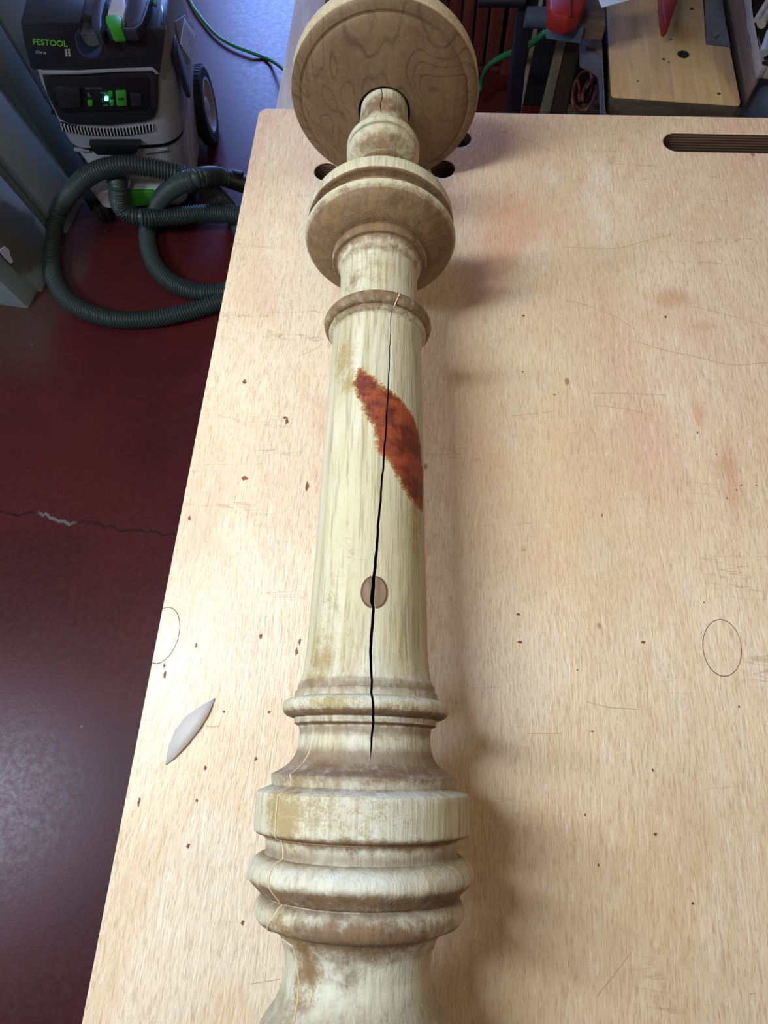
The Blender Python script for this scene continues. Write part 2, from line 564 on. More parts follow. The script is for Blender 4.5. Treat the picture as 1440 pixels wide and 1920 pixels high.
# oval veneer patches let into the face
for (px, py, rx, ry, rot) in ((1354, 1214, .0128, .0195, -8), (311, 1190, .0118, .0200, -4)):
    P = at(px, py, TZ)
    if px < 400: P = np.array([-.1775, .0085 + (TZ - TZ), TZ]); P = at(311, 1191, TZ); P[0] = -.1765
    ov = []
    for i in range(64):
        a = 2 * PI * i / 64; x = rx * math.cos(a); y = ry * math.sin(a); r = math.radians(rot)
        ov.append((P[0] + x * math.cos(r) - y * math.sin(r), P[1] + x * math.sin(r) + y * math.cos(r)))
    ov2 = [(P[0] + (x - P[0]) * 1.035, P[1] + (y - P[1]) * 1.03) for x, y in ov]
    lim = EX0 + .0006
    clip = lambda L: [(max(x, lim), y) for x, y in L]
    for nm, L, zz, mm in (('patch_outline', clip(ov2), TZ + .00008, M_line), ('veneer_patch', clip(ov), TZ + .00016, M_bench)):
        bm = bmesh.new(); bm_prism(bm, [(x, y, TZ - .0004) for x, y in L], (0, 0, zz - TZ + .0004))
        o = from_bm(nm, bm, mm, None, 30); child_at_world(o, bench)
# small chips of old finish and scratches on the face
M_fleck = plain('red_brown_fleck', srgb(120, 64, 40), .7)
bm = bmesh.new()
fl_px = [(538, 790, 3.5, 8), (535, 783, 5, 3), (458, 716, 4, 6), (459, 897, 7, 5), (576, 912, 4, 11), (355, 972, 3, 6), (261, 1503, 3, 10), (489, 1193, 4, 6), (562, 1203, 3, 7), (556, 1222, 3, 9), (309, 1265, 3, 8), (308, 1248, 2, 6),
         (480, 1423, 3, 4), (385, 1440, 3, 5), (369, 1501, 3, 3), (505, 1335, 4, 3), (353, 1586, 4, 5), (455, 1730, 4, 5), (420, 1334, 3, 3), (368, 1210, 2, 6), (972, 1152, 4, 3), (975, 1204, 6, 3), (1206, 1204, 5, 3), (1229, 1564, 4, 3.5), (1083, 1256, 2, 2), (1386, 1325, 2.5, 2.5),
         (1320, 1130, 2, 2), (1110, 1371, 6, 1.5), (1097, 1528, 2, 3), (982, 592, 3, 2.5), (980, 697, 2, 2), (1040, 740, 3, 2), (1308, 811, 2, 3), (1344, 852, 2.5, 1.5), (1381, 919, 2, 2), (1390, 910, 2, 1.5), (1418, 910, 2, 1.5), (1363, 934, 2, 2), (1129, 966, 1.5, 4), (1248, 594, 3, 4), (1224, 1444, 2, 4), (1299, 1694, 3, 3), (1122, 1622, 2.5, 3)]
for (px, py, wx, wy) in fl_px:
    P = at(px, py, TZ)
    sc_ = abs(at(px + 1, py, TZ)[0] - P[0]); n = 9
    ph = random.random() * 6
    bm_prism(bm, [(P[0] + sc_ * wx * .85 * math.cos(2 * PI * i / n) * (1 + .3 * math.sin(3 * i + ph)), P[1] + sc_ * wy * .85 * math.sin(2 * PI * i / n) * (1 + .3 * math.cos(2 * i + ph)), TZ - .0003) for i in range(n)], (0, 0, .00038))
bt.data.materials.append(M_fleck); bt.data.materials.append(plain('scratch_brown', srgb(176, 144, 110), .7))
b_all = bmesh.new(); b_all.from_mesh(bt.data)


def absorb(src, idx):
    tmp_ = bpy.data.meshes.new('tmp'); bmesh.ops.recalc_face_normals(src, faces=src.faces); src.to_mesh(tmp_); src.free()
    n0 = len(b_all.faces); b_all.from_mesh(tmp_); b_all.faces.ensure_lookup_table()
    for f_ in b_all.faces[n0:]: f_.material_index = idx
    bpy.data.meshes.remove(tmp_)


absorb(bm, 2)
bm = bmesh.new()
for L in ([(1195, 640), (1240, 655), (1300, 668), (1370, 684), (1440, 680)], [(1060, 562), (1110, 576), (1160, 598), (1190, 618)], [(1300, 575), (1370, 592), (1440, 612)], [(1110, 738), (1180, 738), (1250, 741)], [(1120, 760), (1180, 768), (1225, 780)],
          [(1060, 463), (1150, 466), (1210, 452), (1260, 440)], [(560, 668), (590, 655), (606, 645)], [(1100, 1316), (1140, 1326), (1195, 1330)], [(990, 1375), (1054, 1375)], [(1120, 1866), (1150, 1830), (1180, 1790)], [(470, 1845), (500, 1840), (526, 1836)], [(385, 1362), (400, 1363), (412, 1362)],
          [(1405, 1864), (1418, 1862)], [(960, 780), (1010, 775), (1040, 770)], [(938, 245), (985, 262), (1040, 285)]):
    W = catmull([at(x, y, TZ) for x, y in L], .004)
    for p, q in zip(W, W[1:]):
        d = q - p; nn = np.array([-d[1], d[0], 0]) / (np.linalg.norm(d) + 1e-9) * .00022
        bm_prism(bm, [tuple(p + nn - [0, 0, .0003]), tuple(q + nn - [0, 0, .0003]), tuple(q - nn - [0, 0, .0003]), tuple(p - nn - [0, 0, .0003])], (0, 0, .00036))
absorb(bm, 3)
b_all.to_mesh(bt.data); b_all.free()
# frame and legs under the top
bm = bmesh.new()
for (c, s) in ((((EX0 + EX1) / 2, EY0 + .06, TZ - .075), (.62, .04, .09)), (((EX0 + EX1) / 2, EY1 - .09, TZ - .075), (.62, .04, .09)),
               ((EX0 + .09, (EY0 + EY1) / 2, TZ - .075), (.04, .90, .09)), ((EX1 - .09, (EY0 + EY1) / 2, TZ - .075), (.04, .90, .09))):
    bm_box(bm, c, s, None, .002)
child_at_world(from_bm('frame', bm, M_alu), bench)
for x in (EX0 + .10, EX1 - .10):
    for y in (EY0 + .08, EY1 - .11):
        child_at_world(box('leg', (x, y, (TZ - .12) / 2), (.045, .045, TZ - .12), M_alu, None, .004), bench)

# curl of blue-grey tape film lying on the bench, left of the post
pts = [(404, 1309), (383, 1320), (348, 1344), (328, 1370), (316, 1402), (311, 1435), (330, 1420), (350, 1399), (375, 1368), (389, 1345), (397, 1328)]
W = [at(x, y, TZ) for x, y in pts]
cen = sum(W) / len(W)
bm = bmesh.new()
vs = [bm.verts.new((p[0], p[1], TZ + .0004 + .0010 * (i in (6, 7, 8, 9, 10)))) for i, p in enumerate(W)]
cv = bm.verts.new((cen[0], cen[1], TZ + .0008))
for i in range(len(vs)): bm.faces.new([cv, vs[i], vs[(i + 1) % len(vs)]])
M_film = plain('thin_blue_grey_film', srgb(184, 178, 172), .6)
o = from_bm('plastic_film', bm, M_film, None, 60)
sm = o.modifiers.new('thickness', 'SOLIDIFY'); sm.thickness = .0003; sm.offset = 1
tag(o, 'small curled blue-grey scrap of film lying on bench left of the post', 'scrap')

# ------------------------------------------------------------------ turned post
YAW = -0.0407158794
A0 = np.array([-.0557791 * .37, 0, ZA])
AX = np.array([math.sin(YAW), math.cos(YAW), 0.0]); SD = np.array([AX[1], -AX[0], 0.0])
post = empty('turned_post', tuple(A0), -YAW)
tag(post, 'long bleached lathe-turned wooden post with cracked shaft and red stain lying on bench', 'turned post')

SECT = [
    ('foot_plate', [(-.243, .0), (-.243, .0770), (-.241, .0792), (-.238, .0796), (-.219, .0796), (-.2165, .0788), (-.2155, .0765), (-.2150, .052)]),
    ('lower_vase', [(-.2150, .052), (-.208, .0462), (-.200, .0465), (-.190, .0510), (-.175, .0562), (-.160, .0586), (-.147, .0580), (-.136, .0552), (-.126, .0506),
                    (-.1162, .0450), (-.1087, .0396), (-.1021, .0366), (-.0943, .0356), (-.0866, .0368), (-.0815, .0388), (-.0780, .0412), (-.0762, .0432), (-.0755, .0445)]),
    ('lower_bead', [(-.0755, .0445), (-.0752, .0478), (-.0742, .0503), (-.0722, .0519), (-.0695, .0527), (-.0670, .0524), (-.0648, .0510), (-.0636, .0494), (-.0632, .0486), (-.0626, .0486)]),
    ('torus_ring', [(-.0626, .0486), (-.0622, .0505), (-.0608, .0520), (-.0588, .0542), (-.0568, .0563), (-.0552, .0576), (-.0532, .0581), (-.0510, .0577), (-.0490, .0566), (-.0472, .0549), (-.0458, .0528), (-.0452, .0512), (-.0450, .0500)]),
    ('cavetto', [(-.0450, .0500), (-.0442, .0496), (-.0420, .0496), (-.0398, .0499), (-.0382, .0504), (-.0372, .0510), (-.0370, .0516), (-.0362, .0516), (-.0360, .0535)]),
    ('wide_band', [(-.0360, .0535), (-.0356, .0550), (-.0346, .0560), (-.0335, .0563), (-.0250, .0565), (-.0178, .0566), (-.0166, .0562), (-.0158, .0552), (-.0150, .0530), (-.0138, .0500), (-.0133, .0488)]),
    ('cove', [(-.0133, .0488), (-.0125, .0490), (-.0092, .0496), (-.0082, .0495), (-.0076, .0488), (-.0068, .0470), (-.0050, .0438), (-.0024, .0403), (.0010, .0380), (.0046, .0368), (.0090, .0362), (.0130, .0361), (.0160, .0366), (.0168, .0374), (.0171, .0386)]),
    ('shaft_torus', [(.0171, .0386), (.0176, .0393), (.0200, .0396), (.0206, .0400), (.0209, .0418), (.0216, .0437), (.0228, .0454), (.0246, .0465), (.0264, .0468), (.0280, .0463), (.0294, .0450), (.0302, .0434), (.0306, .0418), (.0309, .0408),
                     (.0316, .0406), (.0340, .0403), (.0348, .0398), (.0351, .0390), (.0372, .0389), (.0386, .0386)]),
    ('shaft', [(.0386, .0386), (.0395, .0378), (.0420, .0369), (.0478, .0358), (.0600, .0350), (.0821, .0345), (.1303, .0335), (.1700, .0329), (.2136, .0322), (.2542, .0315), (.2750, .0310)]),
    ('collar', [(.2750, .0310), (.2756, .0316), (.2770, .0318), (.2774, .0330), (.2780, .0339), (.2792, .0344), (.2806, .0344), (.2810, .0340), (.2812, .0332), (.2816, .0334), (.2820, .0354), (.2830, .0367), (.2846, .0377), (.2864, .0381), (.2882, .0378), (.2898, .0367), (.2908, .0348), (.2912, .0325), (.2914, .0305)]),
    ('neck', [(.2914, .0305), (.2924, .0295), (.2960, .0287), (.3040, .0283), (.3218, .0281), (.3300, .0283), (.3360, .0290), (.3400, .0301), (.3426, .0316), (.3432, .0322), (.3434, .0344), (.3440, .0351), (.3450, .0353), (.3490, .0353), (.3500, .0350), (.3504, .0346), (.3506, .0352)]),
    ('flange', [(.3506, .0352), (.3512, .0392), (.3528, .0438), (.3554, .0488), (.3584, .0526), (.3610, .0548), (.3636, .0562), (.3652, .0568), (.3668, .0570), (.3676, .0566), (.3679, .0556), (.3680, .0520), (.3684, .0492)]),
    ('rear_flange', [(.3684, .0492), (.3700, .0484), (.3755, .0486), (.3780, .0492), (.3786, .0515), (.3789, .0546), (.3794, .0553), (.3804, .0556), (.3830, .0556), (.3880, .0552), (.3906, .0546), (.3916, .0532), (.3922, .0500), (.3935, .0420), (.3955, .0330), (.3990, .0255), (.4050, .0218), (.4120, .0205)]),
    ('stem_bead', [(.4120, .0205), (.4250, .0192), (.4340, .0188), (.4362, .0189), (.4366, .0203), (.4374, .0212), (.4388, .0214), (.4400, .0210), (.4406, .0198), (.4412, .0194)]),
    ('bulb', [(.4412, .0194), (.4420, .0212), (.4445, .0243), (.4475, .0267), (.4510, .0284), (.4545, .0293), (.4565, .0293), (.4576, .0288), (.4579, .0270), (.4584, .0258), (.4604, .0257)]),
    ('top_ring', [(.4604, .0257), (.4606, .0286), (.4612, .0294), (.4630, .0297), (.4652, .0296), (.4664, .0290), (.4670, .0272), (.4690, .0246), (.4720, .0224), (.4770, .0210)]),
    ('tenon', [(.4770, .0210), (.4850, .0202), (.4950, .0199), (.5050, .0198), (.5150, .0197), (.5310, .0197)]),
]
allp = [p for _, s in SECT for p in s]
PS = np.array([p[0] for p in allp]); PR = np.array([p[1] for p in allp])
PSm = PS + np.arange(len(PS)) * 1e-9


def rad_at(s): return np.interp(s, PSm, PR)


def on_post(px, py):
    """point of the post's skin seen there -> (s, angle)"""
    r = ray(px, py); r = r / np.linalg.norm(r)
    o = EYE - A0
    t0, t1 = .2, 1.2
    ts = np.linspace(t0, t1, 4000)
    P = o[None] + ts[:, None] * r
    s = P @ AX; x = P @ SD; z = P[:, 2]
    ins = (np.hypot(x, z) - rad_at(s)) < 0
    i = int(np.argmax(ins)) if ins.any() else int(np.argmin(np.hypot(x, z) - rad_at(s)))
    return float(s[i]), float(math.atan2(z[i], x[i]))


crack_px = [(739, 452, .4), (738, 500, .4), (738, 540, .5), (741, 549, .7), (740, 560, .9), (736, 580, 1.2), (733, 592, 1.5), (731, 650, 2.2), (728, 730, 3.2), (722, 830, 4.2), (714, 930, 5),
            (708, 1000, 6), (704, 1060, 7), (701, 1080, 7), (700, 1086, 8), (699, 1110, 9), (698, 1130, 9), (701, 1142, 6), (698, 1165, 7), (696, 1200, 6.5), (695, 1240, 6), (697, 1280, 5), (698, 1306, 5),
            (700, 1330, 5), (699, 1360, 5), (697, 1385, 4.5), (696, 1405, 3), (695, 1425, .3)]
cr = []
for x, y, w in crack_px:
    s, a = on_post(x, y)
    dep = .34 * (1 + 1.2 * max(0, s - .11) ** 1.0)
    cr.append((s, a, w * dep / F_PX * .84))
cr.sort()
CS, CA, CW = (np.array([c[i] for c in cr]) for i in range(3))
sA = [on_post(714, 175)[0], on_post(714, 200)[0]]
tc = on_post(715, 190)


def crack_at(s):
    if s < CS[0] or s > CS[-1]:
        if s > .478: return tc[1] + .03 * math.sin(s * 260), .0007 * min(1, (s - .478) / .01)
        a = CA[0] if s < CS[0] else CA[-1]
        if s > CS[-1]: a = CA[-1] + (tc[1] - CA[-1]) * (s - CS[-1]) / (.478 - CS[-1])
        return a, 0.0
    wob = .0004 / max(rad_at(s), .02) * (math.sin(s * 260) * .35 + math.sin(s * 610 + 1) * .2)
    return float(np.interp(s, CS, CA)) + wob, float(np.interp(s, CS, CW))


def poly_dist(pt, poly):
    """signed distance (m): positive inside"""
    x, y = pt
    n = len(poly); ins = np.zeros(len(x), bool); d = np.full(len(x), 1e9)
    for i in range(n):
        x1, y1 = poly[i]; x2, y2 = poly[(i + 1) % n]
        cond = ((y1 > y) != (y2 > y)) & (x < (x2 - x1) * (y - y1) / (y2 - y1 + 1e-12) + x1)
        ins ^= cond
        dx, dy = x2 - x1, y2 - y1
        t = np.clip(((x - x1) * dx + (y - y1) * dy) / (dx * dx + dy * dy + 1e-12), 0, 1)
        d = np.minimum(d, np.hypot(x - x1 - t * dx, y - y1 - t * dy))
    return np.where(ins, d, -d)


RREF = .0325
red_px = [(673, 690), (690, 700), (712, 722), (728, 733), (744, 742), (759, 758), (771, 775), (780, 794), (786, 816), (789, 850), (793, 890), (793, 960), (783, 952), (768, 933), (752, 909), (737, 880),
          (727, 858), (708, 845), (702, 815), (699, 794), (682, 770), (677, 748), (668, 736), (664, 715)]
RED = [(a * RREF, s) for s, a in (on_post(x, y) for x, y in red_px)]
# soft worn patches: px, py, half width along the skin, half length, strength
OLIVE = [(645, 672, .010, .016, .9), (655, 715, .010, .010, .8), (600, 1235, .010, .016, .8), (590, 1270, .010, .008, .8), (700, 500, .020, .020, .5), (650, 1050, .010, .02, .4), (620, 1130, .01, .02, .45),
         (620, 1318, .020, .004, .9), (740, 1325, .026, .003, .6), (530, 1530, .014, .016, 1.1), (580, 1520, .022, .012, .7), (680, 1530, .03, .016, .5), (640, 1215, .01, .01, .4), (575, 1800, .008, .02, .9), (560, 1850, .006, .02, .7),
         (560, 1460, .02, .006, .6), (780, 985, .006, .03, .7), (680, 655, .006, .004, .4)]
BROWN = [(700, 420, .06, .010, 1.0), (720, 460, .06, .006, .6), (660, 525, .012, .012, .5), (700, 570, .05, .004, .8), (640, 1690, .05, .004, .9), (740, 1695, .05, .004, .9), (680, 1770, .045, .009, 1.1), (760, 1765, .02, .008, .8),
         (570, 1790, .010, .02, .7), (700, 1345, .05, .002, .3), (700, 1450, .06, .005, .7), (600, 1440, .03, .006, .6), (700, 1375, .05, .004, .4), (700, 1587, .06, .003, .9), (720, 290, .03, .004, .9), (700, 1285, .05, .002, .5),
         (650, 1830, .01, .012, .5), (640, 1420, .02, .01, .3), (715, 262, .03, .007, .8), (715, 195, .03, .014, .8)]
OL = [(*on_post(b[0], b[1]), *b[2:]) for b in OLIVE]
BR = [(*on_post(b[0], b[1]), *b[2:]) for b in BROWN]


def blob_sum(s, a, L):
    v = np.zeros(len(s))
    for s0, a0, ra, rs, st in L:
        r0 = rad_at(s0)
        d2 = ((a - a0) * r0 / ra) ** 2 + ((s - s0) / rs) ** 2
        v = np.maximum(v, st * np.exp(-d2 * .8))
    return v


ds = np.linspace(-.25, .52, 3081)
rr = rad_at(ds)
win = 37
rmx = np.array([rr[max(0, i - win):i + win + 1].max() for i in range(len(rr))])
ksm = np.ones(9) / 9


def add_attrs(me, extra_rim=None):
    n = len(me.vertices)
    co = np.empty(n * 3); me.vertices.foreach_get('co', co); co = co.reshape(-1, 3)
    s = co[:, 1]; a = np.arctan2(co[:, 2], co[:, 0])
    dred = poly_dist((a * RREF, s), RED)
    vals = {'red': np.clip(.5 + dred / .006, -.6, 1.2), 'olive': blob_sum(s, a, OL), 'brown': blob_sum(s, a, BR)}
    crev = np.interp(s, ds, np.convolve(rmx - rr, ksm, 'same')) / .0098  # hollows darkened: unsanded residue, with some shade painted in
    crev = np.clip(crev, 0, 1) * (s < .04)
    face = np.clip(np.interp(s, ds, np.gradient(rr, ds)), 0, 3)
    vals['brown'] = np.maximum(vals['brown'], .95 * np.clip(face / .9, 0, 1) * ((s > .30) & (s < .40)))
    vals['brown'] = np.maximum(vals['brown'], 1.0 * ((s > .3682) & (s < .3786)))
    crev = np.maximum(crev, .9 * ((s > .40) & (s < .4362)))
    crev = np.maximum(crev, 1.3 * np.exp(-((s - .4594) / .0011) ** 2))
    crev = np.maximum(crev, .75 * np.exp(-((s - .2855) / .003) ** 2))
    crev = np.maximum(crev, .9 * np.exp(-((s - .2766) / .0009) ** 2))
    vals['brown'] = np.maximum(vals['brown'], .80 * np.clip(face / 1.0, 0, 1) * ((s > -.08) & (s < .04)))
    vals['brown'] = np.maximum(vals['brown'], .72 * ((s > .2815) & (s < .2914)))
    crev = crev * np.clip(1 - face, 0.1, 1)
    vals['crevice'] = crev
    for k_, v in vals.items():
        at_ = me.attributes.new(k_, 'FLOAT', 'POINT'); at_.data.foreach_set('value', v.astype(np.float32))


def lathe_part(name, prof, N=224, cap0=False, cap1=False):
    pts = []
    for (s0, r0), (s1, r1) in zip(prof, prof[1:]):
        L = math.hypot(s1 - s0, r1 - r0)
        n = max(1, int(math.ceil(L / .0014)))
        for k_ in range(n):
            t = k_ / n; pts.append((s0 + (s1 - s0) * t, r0 + (r1 - r0) * t))
    pts.append(prof[-1])
    verts, faces, mi = [], [], []
    frac = [0, .28, .44, .5]
    for s, r in pts:
        ca, w = crack_at(s)
        if w <= 0: w = 1e-5; dep = 0
        else: dep = min(.013, .001 + 7 * w)
        if r < 1e-6: r = 1e-5; dep = 0
        hw = w / r
        offs = [-.5 * hw, -.44 * hw, -.22 * hw, 0, .22 * hw, .44 * hw, .5 * hw]
        deps = [0, .75, .95, 1, .95, .75, 0]
        rest = np.linspace(.5 * hw + .0006 / r if r > .001 else .2, 2 * PI - .5 * hw - (.0006 / r if r > .001 else .2), N - 7)
        for q, dd in zip(offs, deps):
            a = ca + q; R = r - dep * dd
            verts.append((R * math.cos(a), s, R * math.sin(a)))
        for q in rest:
            a = ca + q
            # hand-worn wood: very slight irregularity of the edges
            R = r * (1 + .0022 * math.sin(3 * a + s * 70) + .0012 * math.sin(11 * a + s * 400))
            verts.append((R * math.cos(a), s, R * math.sin(a)))
    for i in range(len(pts) - 1):
        for k_ in range(N):
            k2 = (k_ + 1) % N
            faces.append((i * N + k_, i * N + k2, (i + 1) * N + k2, (i + 1) * N + k_))
            w = crack_at((pts[i][0] + pts[i + 1][0]) / 2)[1]
            mi.append(1 if (k_ < 6 and w > 0) else 0)
    if cap0: faces.append(tuple(reversed(range(N)))); mi.append(0)
    if cap1: faces.append(tuple(range((len(pts) - 1) * N, len(pts) * N))); mi.append(0)
    me = bpy.data.meshes.new(name)
    me.from_pydata(verts, [], faces)
    me.materials.append(M_post); me.materials.append(M_dark)
    me.polygons.foreach_set('material_index', mi)
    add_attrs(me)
    bm = bmesh.new(); bm.from_mesh(me); bmesh.ops.recalc_face_normals(bm, faces=bm.faces); bm.to_mesh(me); bm.free()
    return new_obj(name, me, [], post, 32)


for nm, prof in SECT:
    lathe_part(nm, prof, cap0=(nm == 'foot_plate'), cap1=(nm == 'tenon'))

# round plate closing the far end
plate_prof = [(.5300, .0), (.5300, .0218), (.5095, .0218), (.5088, .0222), (.5090, .024), (.5105, .034), (.5128, .046), (.5156, .058), (.5180, .0655), (.5196, .0690), (.5203, .0697), (.5208, .0698), (.5210, .0712), (.5206, .0722),
              (.5212, .0745), (.5222, .0772), (.5236, .0789), (.5252, .0796), (.5370, .0796), (.5395, .0791), (.5412, .0778), (.5420, .0755), (.5420, .0)]
bm = bmesh.new()
pp = []
for (s0, r0), (s1, r1) in zip(plate_prof, plate_prof[1:]):
    n = max(1, int(math.hypot(s1 - s0, r1 - r0) / .003))
    for q in range(n): pp.append((s0 + (s1 - s0) * q / n, r0 + (r1 - r0) * q / n))
pp.append(plate_prof[-1])
bm_lathe(bm, pp, (0, 0, 0), (0, 1, 0), 192)
pl = from_bm('round_plate', bm, M_plate, post, 32)
rimv = [1.0 if (math.hypot(v.co.x, v.co.z) > .0785 and v.co.y > .5245) else 0.0 for v in pl.data.vertices]
at_ = pl.data.attributes.new('rim', 'FLOAT', 'POINT'); at_.data.foreach_set('value', np.array(rimv, np.float32))
pl['label'] = 'darker brown round end plate'


# knot plug split by the crack
def skin(s, a, lift):
    r = rad_at(s) + lift
    return (r * math.cos(a), s, r * math.sin(a))


ks, ka = on_post(701, 1110)
s_t, _ = on_post(701, 1082); s_b, _ = on_post(701, 1139)
_, a_l = on_post(679, 1108); _, a_r = on_post(724, 1112)
rs, ra = (s_t - s_b) / 2, abs(a_l - a_r) / 2
ks = (s_t + s_b) / 2; ka = (a_l + a_r) / 2
bm = bmesh.new(); bm2 = bmesh.new()
for side in (-1, 1):
    n = 26
    prev = None; prev2 = None
    for i in range(n + 1):
        t = -1 + 2 * i / n
        s = ks + rs * t * .998
        ca, w = crack_at(s)
        lo = ca + side * (w * .5 / rad_at(s) + .004)
        hi = ka + side * ra * math.sqrt(max(0, 1 - t * t))
        if (hi - lo) * side < 0: hi = lo
        row = [bm.verts.new(skin(s, lo + (hi - lo) * q / 6, .00025)) for q in range(7)]
        row2 = [bm2.verts.new(skin(s, hi - side * .006, .00034)), bm2.verts.new(skin(s + .0006 * t, hi + side * .022, .00030))]
        if prev:
            for q in range(6): bm.faces.new([prev[q], prev[q + 1], row[q + 1], row[q]])
            bm2.faces.new([prev2[0], prev2[1], row2[1], row2[0]])
        prev, prev2 = row, row2
kn = from_bm('knot_plug', bm, M_knot, post, 60); kn['label'] = 'split round brown knot in the shaft'
from_bm('knot_rim', bm2, M_line, post, 60)

# pale glue seam wandering down the left of the near mouldings
seam_px = [(588, 1385), (584, 1400), (572, 1425), (550, 1448), (547, 1460), (545, 1475), (530, 1487), (521, 1496), (518, 1530), (517, 1568), (530, 1583), (531, 1610), (515, 1622), (507, 1640), (506, 1665), (524, 1690), (526, 1700), (513, 1722),
           (530, 1760), (548, 1772), (556, 1800), (560, 1850), (556, 1890), (552, 1918)]
SP = []
for x, y in seam_px:
    s, a = on_post(x, y); SP.append((s, a))
SPs = np.array(sorted(SP)); dense = np.arange(SPs[0, 0], SPs[-1, 0], .0006)
seam = [skin(s, float(np.interp(s, SPs[:, 0], SPs[:, 1])), .0001) for s in dense]
tube('glue_seam', seam, .00042, M_seam, post, 6)
s0, a0 = on_post(745, 547); s1, a1 = on_post(739, 577)
seam = [skin(s, a0 + (a1 - a0) * (s - s0) / (s1 - s0) + .01, .0001) for s in np.linspace(s0, s1, 12)]
tube('collar_seam', seam, .0004, M_seam, post, 6)

# ------------------------------------------------------------------ dust extractor
VO = np.array([-.79, 1.40, 0.0]); VPS = math.radians(6)
VX = np.array([math.cos(VPS), math.sin(VPS), 0.0]); VY = np.array([-math.sin(VPS), math.cos(VPS), 0.0])
vac = empty('dust_extractor', tuple(VO), VPS)
tag(vac, 'grey and black wheeled dust extractor with green buttons standing on red floor', 'dust extractor')


def vp(px, py, y):              # the point of the plane local y seen there, in the extractor's own frame
    r = ray(px, py); t = (y - (EYE - VO) @ VY) / (r @ VY); d = EYE + r * t - VO
    return (float(d @ VX), y, float(d[2]))


def vz(px, py, z):
    r = ray(px, py); d = EYE + r * (z - EYE[2]) / r[2] - VO
    return (float(d @ VX), float(d @ VY), z)


def vprism(name, px, y, depth, mat, bev=.004, parent=vac):
    return prism(name, [vp(a, b, y) for a, b in px], (0, depth, 0), mat, parent, bev)


def loft(name, rings, mat, parent, caps=True, smooth=40):
    bm = bmesh.new(); R = []
    for ring in rings: R.append([bm.verts.new(p) for p in ring])
    n = len(R[0])
    for a, b in zip(R, R[1:]):
        for k_ in range(n): bm.faces.new([a[k_], a[(k_ + 1) % n], b[(k_ + 1) % n], b[k_]])
    if caps: bm.faces.new(list(reversed(R[0]))); bm.faces.new(R[-1])
    return from_bm(name, bm, mat, parent, smooth)


def rrect(x0, x1, y0, y1, r, z, n=6):
    p = arc(x1 - r, y1 - r, r, 0, 90, n) + arc(x0 + r, y1 - r, r, 90, 180, n) + arc(x0 + r, y0 + r, r, 180, 270, n) + arc(x1 - r, y0 + r, r, 270, 360, n)
    return [(x, y, z) for x, y in p]


# tank
loft('tank', [rrect(-.105, .112, .040, .40, .04, .045), rrect(-.115, .125, .020, .42, .05, .10), rrect(-.124, .145, .005, .43, .055, .20), rrect(-.130, .160, -.002, .42, .06, .245)], M_vlight, vac)
loft('seam_band', [rrect(-.128, .160, -.004, .41, .058, .243), rrect(-.128, .164, -.004, .41, .058, .262)], M_vdeep, vac)
head = loft('motor_head', [rrect(-.130, .166, -.012, .41, .06, .258), rrect(-.130, .178, -.014, .40, .06, .31), rrect(-.124, .196, -.006, .34, .055, .40), rrect(-.110, .206, .004, .26, .05, .48), rrect(-.100, .208, .010, .24, .045, .505)], M_vgrey, vac)
# wheel arch fairing on the right, pale
fair = loft('wheel_fairing', [rrect(.080, .128, .06, .44, .02, .05), rrect(.085, .142, .09, .44, .025, .13), rrect(.09, .155, .14, .42, .025, .22), rrect(.10, .160, .20, .38, .02, .27)], M_vlight, vac)
# front base lip and castors
loft('front_lip', [rrect(-.115, .125, -.030, .10, .03, .092), rrect(-.122, .132, -.036, .10, .035, .145), rrect(-.118, .128, -.005, .10, .03, .160)], M_vlight, vac)
gl = vprism('latch_flap', [(238, 361), (289, 359), (294, 385), (237, 388)], -.042, .02, M_green, .003)
for px in (190, 350):
    c = vz(px, 400, .04)
    cs = empty('castor', (0, 0, 0)); cs.parent = vac
    cx, cy = c[0], .035
    bm = bmesh.new()
    bm_lathe(bm, [(-.020, 0), (-.020, .030), (-.016, .038), (-.004, .040), (-.0035, .034), (.0035, .034), (.004, .040), (.016, .038), (.020, .030), (.020, 0)], (cx, cy, .0405), (1, .3, 0), 40)
    w = from_bm('castor_wheel', bm, M_rubber, cs)
    bm = bmesh.new(); bm_box(bm, (cx, cy + .006, .084), (.058, .06, .012), None, .005); bm_box(bm, (cx - .029, cy + .006, .064), (.005, .045, .05), None, .002); bm_box(bm, (cx + .029, cy + .006, .064), (.005, .045, .05), None, .002)
    from_bm('castor_fork', bm, M_vrail, cs)


def wheel(x, y, r, w, face):
    wh = empty('rear_wheel', (x, y, r)); wh.parent = vac
    bm = bmesh.new()
    prof = [(-w / 2, r * .70), (-w / 2, r * .93), (-w * .35, r * .99), (0, r), (w * .35, r * .99), (w / 2, r * .93), (w / 2, r * .70)]
    bm_lathe(bm, prof, (0, 0, 0), (face, 0, 0), 64)
    for k_ in range(44):
        a = 2 * PI * k_ / 44
        bm_box(bm, (-.0 * face, r * math.cos(a) * .995, r * math.sin(a) * .995), (w * .7, .004, .003), Matrix.Rotation(a - PI / 2, 4, 'X'), 0)
    from_bm('tyre', bm, M_rubber, wh)
    bm = bmesh.new()
    bm_lathe(bm, [(-w * .3, 0), (-w * .3, r * .72), (w * .42, r * .72), (w * .5, r * .70), (w * .52, r * .64), (w * .35, r * .60), (w * .22, r * .50), (w * .20, r * .22), (w * .35, r * .18), (w * .40, 0)], (0, 0, 0), (face, 0, 0), 64)
    from_bm('wheel_disc', bm, M_vlight, wh)
    return wh


wheel(.152, .345, .100, .034, 1)
wheel(-.150, .345, .100, .034, -1)

